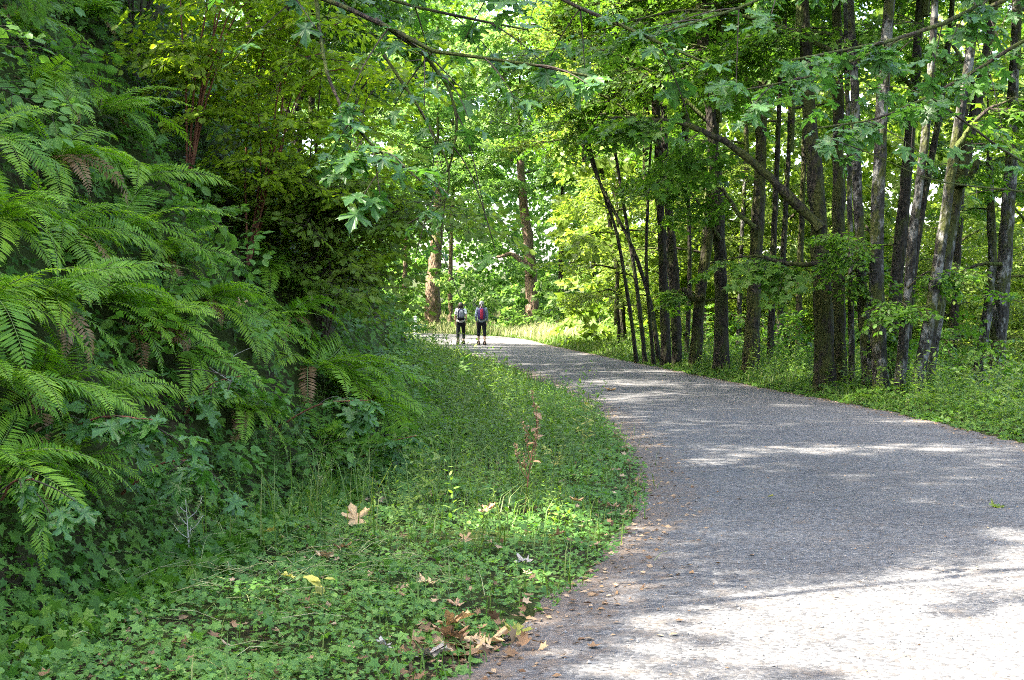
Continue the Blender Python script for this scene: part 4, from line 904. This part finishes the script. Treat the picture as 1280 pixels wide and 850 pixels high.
stalk('grass_stem', 'pale grass stem with a feathery seed head near the ferns', 235, 705, .38, (-.02, .0), M_paletwig, M_straw, 0, .05, 5, 120, branches=6)
stalk('broad_weed', 'yellow-green drooping weed in the low herbs near the bottom', 402, 765, .16, (.0, 0), M_greenstem, M_yellow, 7, .11, 6)
stalk('grass_stem', 'thin bent seeding grass stem in front of the sapling', 395, 640, .42, (.08, 0), M_greenstem, M_straw, 0, .05, 7, 60, branches=4)
stalk('broad_weed', 'light green weed at the right end of the ferns', 505, 590, .40, (.04, 0), M_greenstem, M_weed, 16, .11, 8)

MATS = {'tan': M_tan, 'pale': M_pale, 'rust': M_rust, 'yellow': M_yellow, 'green': M_weed}
FALLEN = [(445, 676, .14, 'tan', 'upright tan maple leaf caught on the herbs left of centre', .9, .10), (408, 712, .09, 'tan', 'tan dead leaf lying in the herbs below the upright one', .4, .06), (428, 700, .08, 'rust', 'brown curled leaf beside the tan ones in the herbs', .4, .06),
 (552, 800, .15, 'tan', 'biggest tan leaf at the top of the leaf pile by the path', .5, .05), (570, 812, .13, 'rust', 'pinkish brown leaf in the middle of the leaf pile', .25, .04), (612, 818, .16, 'tan', 'broad crumpled leaf at the right of the leaf pile', .15, .035),
 (645, 812, .10, 'yellow', 'olive-yellow curled leaf ending the leaf pile on the right', .2, .03), (525, 832, .13, 'pale', 'grey pale leaf at the lower left of the leaf pile', .25, .03), (590, 828, .12, 'tan', 'flat dry leaf at the front of the leaf pile', .1, .02),
 (662, 716, .09, 'pale', 'white underside of a leaf lying on the herbs', .2, .07), (690, 687, .08, 'rust', 'rusty leaf on the herbs above the white one', .2, .08), (540, 748, .08, 'tan', 'small beige leaf in the lower herbs', .3, .08),
 (604, 664, .10, 'rust', 'crumpled brown leaf under the dock stalk', .5, .12), (722, 643, .08, 'tan', 'tan leaf on the ivy mat near the bend', .2, .1), (772, 646, .09, 'rust', 'rust leaf at the edge of the ivy mat by the path', .2, .07),
 (585, 697, .07, 'tan', 'small tan leaf in the middle of the herb mat', .3, .09), (365, 748, .06, 'yellow', 'bright yellow leaf in the lower left herbs', .4, .10), (340, 692, .06, 'yellow', 'pale yellow leaf on the herbs above the dry stems', .5, .13),
 (968, 632, .05, 'yellow', 'lone yellow-green leaf lying on the open path', .05, .006), (1243, 649, .10, 'green', 'flat green leaf lying on the path at the right', .05, .006), (740, 722, .06, 'rust', 'small brown leaf where the herbs meet the path', .1, .02),
 (765, 494, .16, 'tan', 'orange-tan leaf on the path at the bend', .1, .01), (487, 842, .07, 'pale', 'whitish leaf at the bottom edge among the herbs', .5, .1), (575, 772, .07, 'rust', 'reddish dead leaf above the leaf pile', .3, .05), (285, 405, .09, 'tan', 'tan dead leaf hanging on the ivy beside the bare twig', .8, .14)]
for k, (u, v, s_, c, lab, tilt, up) in enumerate(FALLEN):
    p = hit(u, v); z = max(p[2], float(path_z(p[0], p[1])) if XL(p[1]) < p[0] < XR(p[1]) else -9); me = leaf_mesh(MAPLE_CURL if s_ > .05 else OVATE, MATS[c], RK, .05, 'fallen_leaf', 0)
    if len(FALLEN[0]) and u == 285: p = p + gnormal(np.array([p[0]]), np.array([p[1]]))[0] * .12
    o = tag(obj('fallen_leaf', me, None, (p[0], p[1], z + up)), lab, 'leaf', 'fallen leaves'); o.rotation_euler = (tilt + RK.normal(0, .15), RK.normal(0, .2), RK.uniform(0, 6.28) if tilt < .6 else RK.normal(0, .4)); o.scale = (s_ * 1.15,) * 3

g = Geo()     # dry cut stems in the foreground herbs
n = 260; c = hit(330, 735); x = c[0] + RK.normal(0, .55, n) + .12; y = c[1] + RK.normal(0, .8, n)
for k in range(n):
    a = RK.uniform(0, 6.28); L = RK.uniform(.08, .34); b = np.array([x[k], y[k], float(ground(x[k], y[k])) + RK.uniform(.03, .14)]); dv = np.array([math.cos(a), math.sin(a), RK.uniform(-.1, .35)]) * L
    v_, f_ = tube([b, b + dv * .5 + [0, 0, .02], b + dv], [.0025, .002, .0012], 3, False); g.add(v_, f_, 0, RK.random())
tag(obj('dry_stems', g.mesh('dry_stems', [M_straw])), kind='stuff', label='dry straw-coloured stems tangled in the foreground herbs')

# ------------------------------------------------------------------ marker post beside the path at the bend
p = np.array([at(519, 0, 68)[0], 68.0, 0]); p[2] = float(ground(p[0], p[1]))
e = thing('marker_post', 'short white marker post at the left edge of the path by the bend', 'post', p)
M_post = plain('post_paint', (.72, .72, .70), .6, .3, .08)
def boxgeo(sx, sy, z0, z1, tp=1.0, ch=.15):
    a = np.array([(-1, -1 + ch * 2), (-1 + ch * 2, -1), (1 - ch * 2, -1), (1, -1 + ch * 2), (1, 1 - ch * 2), (1 - ch * 2, 1), (-1 + ch * 2, 1), (-1, 1 - ch * 2)]) * [sx / 2, sy / 2]
    V = np.vstack([np.column_stack([a, np.full(8, z0)]), np.column_stack([a * tp, np.full(8, z1)]), [[0, 0, z1 + (sx * .12 if tp < 1 else 0)]]])
    F = [[i, (i + 1) % 8, 8 + (i + 1) % 8] for i in range(8)] + [[i, 8 + (i + 1) % 8, 8 + i] for i in range(8)] + [[8 + i, 8 + (i + 1) % 8, 16] for i in range(8)]
    g = Geo(); g.add(V, F); return g
obj('post', boxgeo(.14, .14, -.3, 1.05, .9).mesh('post', [M_post], False), e); obj('cap', boxgeo(.165, .165, 1.05, 1.09, .8).mesh('cap', [M_post], False), e)

# ------------------------------------------------------------------ people
def skin(name, V, E, mat, sub=2):
    """V: (x, y, z, rx, ry)"""
    me = bpy.data.meshes.new(name); me.from_pydata([v[:3] for v in V], E, []); o = bpy.data.objects.new(name, me); COL.objects.link(o)
    md = o.modifiers.new('skin', 'SKIN'); md.use_smooth_shade = True
    for i, v in enumerate(V): me.skin_vertices[0].data[i].radius = (v[3], v[4]); me.skin_vertices[0].data[i].use_root = (i == 0)
    s2 = o.modifiers.new('sub', 'SUBSURF'); s2.levels = sub; s2.render_levels = sub
    dg = bpy.context.evaluated_depsgraph_get(); dg.update(); m2 = bpy.data.meshes.new_from_object(o.evaluated_get(dg)); m2.name = name
    bpy.data.objects.remove(o); bpy.data.meshes.remove(me); m2.materials.clear(); m2.materials.append(mat)
    m2.polygons.foreach_set('use_smooth', np.full(len(m2.polygons), True)); return m2
def blob(rx, ry, rz, cx, cy_, cz, e=1.0, nu=16, nv=10, shape=None):
    a = np.linspace(0, 2 * np.pi, nu, endpoint=False); b = np.linspace(-np.pi / 2, np.pi / 2, nv)
    f = lambda t: np.sign(t) * np.abs(t) ** e
    V = np.array([[rx * f(np.cos(bb)) * f(np.cos(aa)), ry * f(np.cos(bb)) * f(np.sin(aa)), rz * f(np.sin(bb))] for bb in b for aa in a])
    if shape: V = shape(V)
    F = []
    for i in range(nv - 1):
        for j in range(nu):
            k = (j + 1) % nu; F += [[i * nu + j, i * nu + k, (i + 1) * nu + k], [i * nu + j, (i + 1) * nu + k, (i + 1) * nu + j]]
    g = Geo(); g.add(V + [cx, cy_, cz], F); return g
M_skin = plain('skin', (.48, .30, .22), .55, .35, .06); M_black = plain('dark_cloth', (.012, .013, .017), .9, .15, .2, 30)
M_white = plain('white_cloth', (.66, .67, .70), .9, .15, .06, 30, .2); M_greytop = plain('grey_blue_cloth', (.24, .29, .35), .9, .15, .1, 30, .2)
M_dkhair = plain('dark_hair', (.035, .024, .018), .6, .4, .3, 40); M_gyhair = plain('grey_hair', (.30, .29, .28), .6, .4, .2, 40)
M_shoe = plain('shoe', (.02, .02, .024), .7, .3); M_navy = plain('navy_nylon', (.018, .022, .05), .7, .3, .2, 30); M_gynyl = plain('grey_nylon', (.17, .19, .22), .7, .3, .15, 30)
M_red = plain('red_nylon', (.33, .02, .05), .7, .3, .15, 30); M_purple = plain('purple_nylon', (.05, .03, .12), .7, .3, .2, 30)

def person(label, loc, hgt, kind, yaw):
    e = thing('person', label, 'person', loc); e.rotation_euler.z = yaw; e.scale = (hgt / 1.66,) * 3
    st = 1 if kind == 0 else -1      # which leg leads
    J = dict(pel=(0, 0, .93), sp=(0, .0, 1.10), ch=(0, .02, 1.27), nb=(0, .0, 1.40), nk=(0, .01, 1.455), hd=(0, .03, 1.53), ht=(0, .015, 1.60))
    def leg(s):
        f = (.14 if kind == 0 else .08) * s * st
        return [(.085 * s, 0, .90), (.11 * s, f + .03, .50), (.115 * s, f * 1.6 - .03, .095), (.115 * s, f * 1.6 - .055, .045), (.125 * s, f * 1.6 + .11, .025)]
    def arm(s):
        f = -.07 * s * st
        return [(.165 * s, 0, 1.36), (.215 * s, f - .02, 1.09), (.20 * s, f + .11, .87), (.195 * s, f + .145, .79)]
    V = [(*J['pel'], .15, .11), (*J['sp'], .125, .095), (*J['ch'], .145, .10), (*J['nb'], .075, .06), (*J['nk'], .05, .05), (*J['hd'], .075, .088), (*J['ht'], .062, .072), (0, .118, 1.525, .012, .016)]
    E = [(0, 1), (1, 2), (2, 3), (3, 4), (4, 5), (5, 6), (5, 7)]
    for s in (-1, 1):
        n = len(V); R = [(.082, .09), (.056, .058), (.032, .034), (.024, .024), (.022, .016)]; V += [(*p, *r) for p, r in zip(leg(s), R)]; E += [(0, n), (n, n + 1), (n + 1, n + 2), (n + 2, n + 3), (n + 3, n + 4)]
        n = len(V); R = [(.058, .055), (.04, .04), (.026, .022), (.036, .017)]; A = arm(s); V += [(*p, *r) for p, r in zip(A, R)]; E += [(2, n), (n, n + 1), (n + 1, n + 2), (n + 2, n + 3)]
        h = len(V) - 1
        for q, (oy, ln) in enumerate(((-.026, .062), (-.010, .074), (.008, .078), (.024, .070))):
            n = len(V); V += [(A[3][0], A[3][1] + oy, A[3][2] - ln * .55, .009, .009), (A[3][0] - .015 * s, A[3][1] + oy + .008, A[3][2] - ln * 1.05, .008, .008)]; E += [(h, n), (n, n + 1)]
        n = len(V); V += [(A[3][0] - .012 * s, A[3][1] + .045, A[3][2] - .01, .010, .010), (A[3][0] - .02 * s, A[3][1] + .055, A[3][2] - .045, .009, .009)]; E += [(h, n), (n, n + 1)]
        n = len(V); V += [(.08 * s, .025, 1.53, .010, .018)]; E += [(5, n)]
    body = obj('body', skin('body', V, E, M_skin), e)
    # top
    tm_ = M_white if kind == 0 else M_greytop
    V = [(0, 0, .80, .20, .16), (0, 0, 1.00, .168, .13), (0, .01, 1.20, .165, .122), (0, .01, 1.32, .155, .108), (0, 0, 1.405, .085, .07)]; E = [(0, 1), (1, 2), (2, 3), (3, 4)]
    for s in (-1, 1):
        A = arm(s); n = len(V); L = [A[0], tuple((np.array(A[0]) + A[1]) / 2), A[1]] if kind == 0 else [A[0], A[1], tuple(np.array(A[1]) * .1 + np.array(A[2]) * .9)]
        R = [(.075, .07), (.07, .068), (.062, .06)] if kind == 0 else [(.072, .068), (.056, .054), (.036, .034)]
        if kind == 0: L[2] = tuple(np.array(A[0]) * .25 + np.array(A[1]) * .75)
        V += [(*p, *r) for p, r in zip(L, R)]; E += [(3, n), (n, n + 1), (n + 1, n + 2)]
    obj('shirt', skin('shirt', V, E, tm_), e)
    # cropped trousers
    V = [(0, 0, 1.04, .15, .115), (0, -.01, .84, .175, .145)]; E = [(0, 1)]
    end = .98 if kind == 1 else 1.22
    for s in (-1, 1):
        g_ = [np.array(q) for q in leg(s)]; n = len(V); c = g_[1] * (1 - (end - .5)) + g_[2] * (end - .5); mid = (g_[0] + g_[1]) / 2
        V += [(.09 * s, 0, .80, .10, .105), (*mid, .09, .095), (*g_[1], .072, .075), (*c, .064, .064)]; E += [(1, n), (n, n + 1), (n + 1, n + 2), (n + 2, n + 3)]
    obj('trousers', skin('trousers', V, E, M_black), e)
    for s in (-1, 1):
        a, h_, t_ = [np.array(q) for q in leg(s)][2:]; V = [(*(h_ + [0, -.02, .02]), .062, .060), (*((h_ + t_) / 2 + [0, 0, .02]), .060, .048), (*(t_ + [0, .05, .012]), .055, .036)]
        V += [(*(a + [0, 0, .04]), .056, .056)]
        obj('shoe', skin('shoe', V, [(0, 1), (1, 2), (0, 3)], M_shoe), e)
    if kind == 0:
        def bob(V): V = V.copy(); lo = V[:, 2] < 0; V[lo, 0] *= 1.12; V[(V[:, 1] > .06), 1] *= .55; return V
        obj('hair', blob(.098, .112, .125, 0, .0, 1.545, .85, 18, 12, bob).mesh('hair', [M_dkhair]), e)
    else:
        def cap(V): V = V.copy(); V[(V[:, 1] > .05) & (V[:, 2] < .04), 1] *= .45; return V
        hr = obj('hair', blob(.092, .108, .108, 0, .008, 1.56, .95, 18, 12, cap).mesh('hair', [M_gyhair]), e)
        V = [(0, -.09, 1.53, .022, .022), (0, -.125, 1.47, .03, .026), (0, -.11, 1.38, .014, .012)]; obj('ponytail', skin('ponytail', V, [(0, 1), (1, 2)], M_gyhair), hr)
    return e

def backpack(label, loc, hgt, kind, yaw):
    e = thing('backpack', label, 'backpack', loc); e.rotation_euler.z = yaw; e.scale = (hgt / 1.66,) * 3
    def taper(V): V = V.copy(); t = V[:, 2:] / .23; V[:, :1] *= 1 - .16 * np.clip(t, 0, 1); V[:, 1:2] *= 1 - .22 * np.clip(t, 0, 1); return V
    a, b = (M_navy, M_gynyl) if kind == 0 else (M_purple, M_red)
    obj('pack_body', blob(.145, .095, .225, 0, -.215, 1.175, .55, 20, 14, taper).mesh('pack_body', [a]), e)
    obj('front_pocket', blob(.10 if kind == 0 else .062, .05, .15 if kind == 0 else .20, .015 if kind == 0 else .005, -.29, 1.19 if kind == 0 else 1.175, .6, 16, 10, taper).mesh('front_pocket', [b]), e)
    if kind == 0: obj('base_panel', blob(.148, .10, .07, 0, -.215, 1.02, .6, 16, 8).mesh('base_panel', [M_black]), e)
    for s in (-1, 1):
        v, f = tube(smooth_path([(.07 * s, -.15, 1.36), (.10 * s, -.05, 1.45), (.11 * s, .08, 1.40), (.12 * s, .14, 1.25), (.14 * s, .06, 1.08), (.12 * s, -.13, 1.02)], 14), .018, 6); g = Geo(); g.add(v, f); obj('strap', g.mesh('strap', [M_black]), e)
    v, f = tube(smooth_path([(-.04, -.18, 1.385), (0, -.18, 1.425), (.04, -.18, 1.385)], 8), .009, 5); g = Geo(); g.add(v, f); obj('handle', g.mesh('handle', [M_black]), e)
for kind, (u, d, h, lab, bl, yaw) in enumerate([(576, 57.6, 1.64, 'walker with dark bobbed hair, white short-sleeved top and black cropped trousers', 'navy backpack with a grey pocket on the dark-haired walker', .05),
                                                 (602, 56.6, 1.68, 'walker with grey ponytail, grey-blue long-sleeved top and black knee-length trousers', 'red and purple backpack on the grey-haired walker', .02)]):
    x = (u - 640) / FPX * d; loc = (x, d, float(path_z(np.array(x), np.array(d))))
    person(lab, loc, h, kind, yaw); backpack(bl, loc, h, kind, yaw)
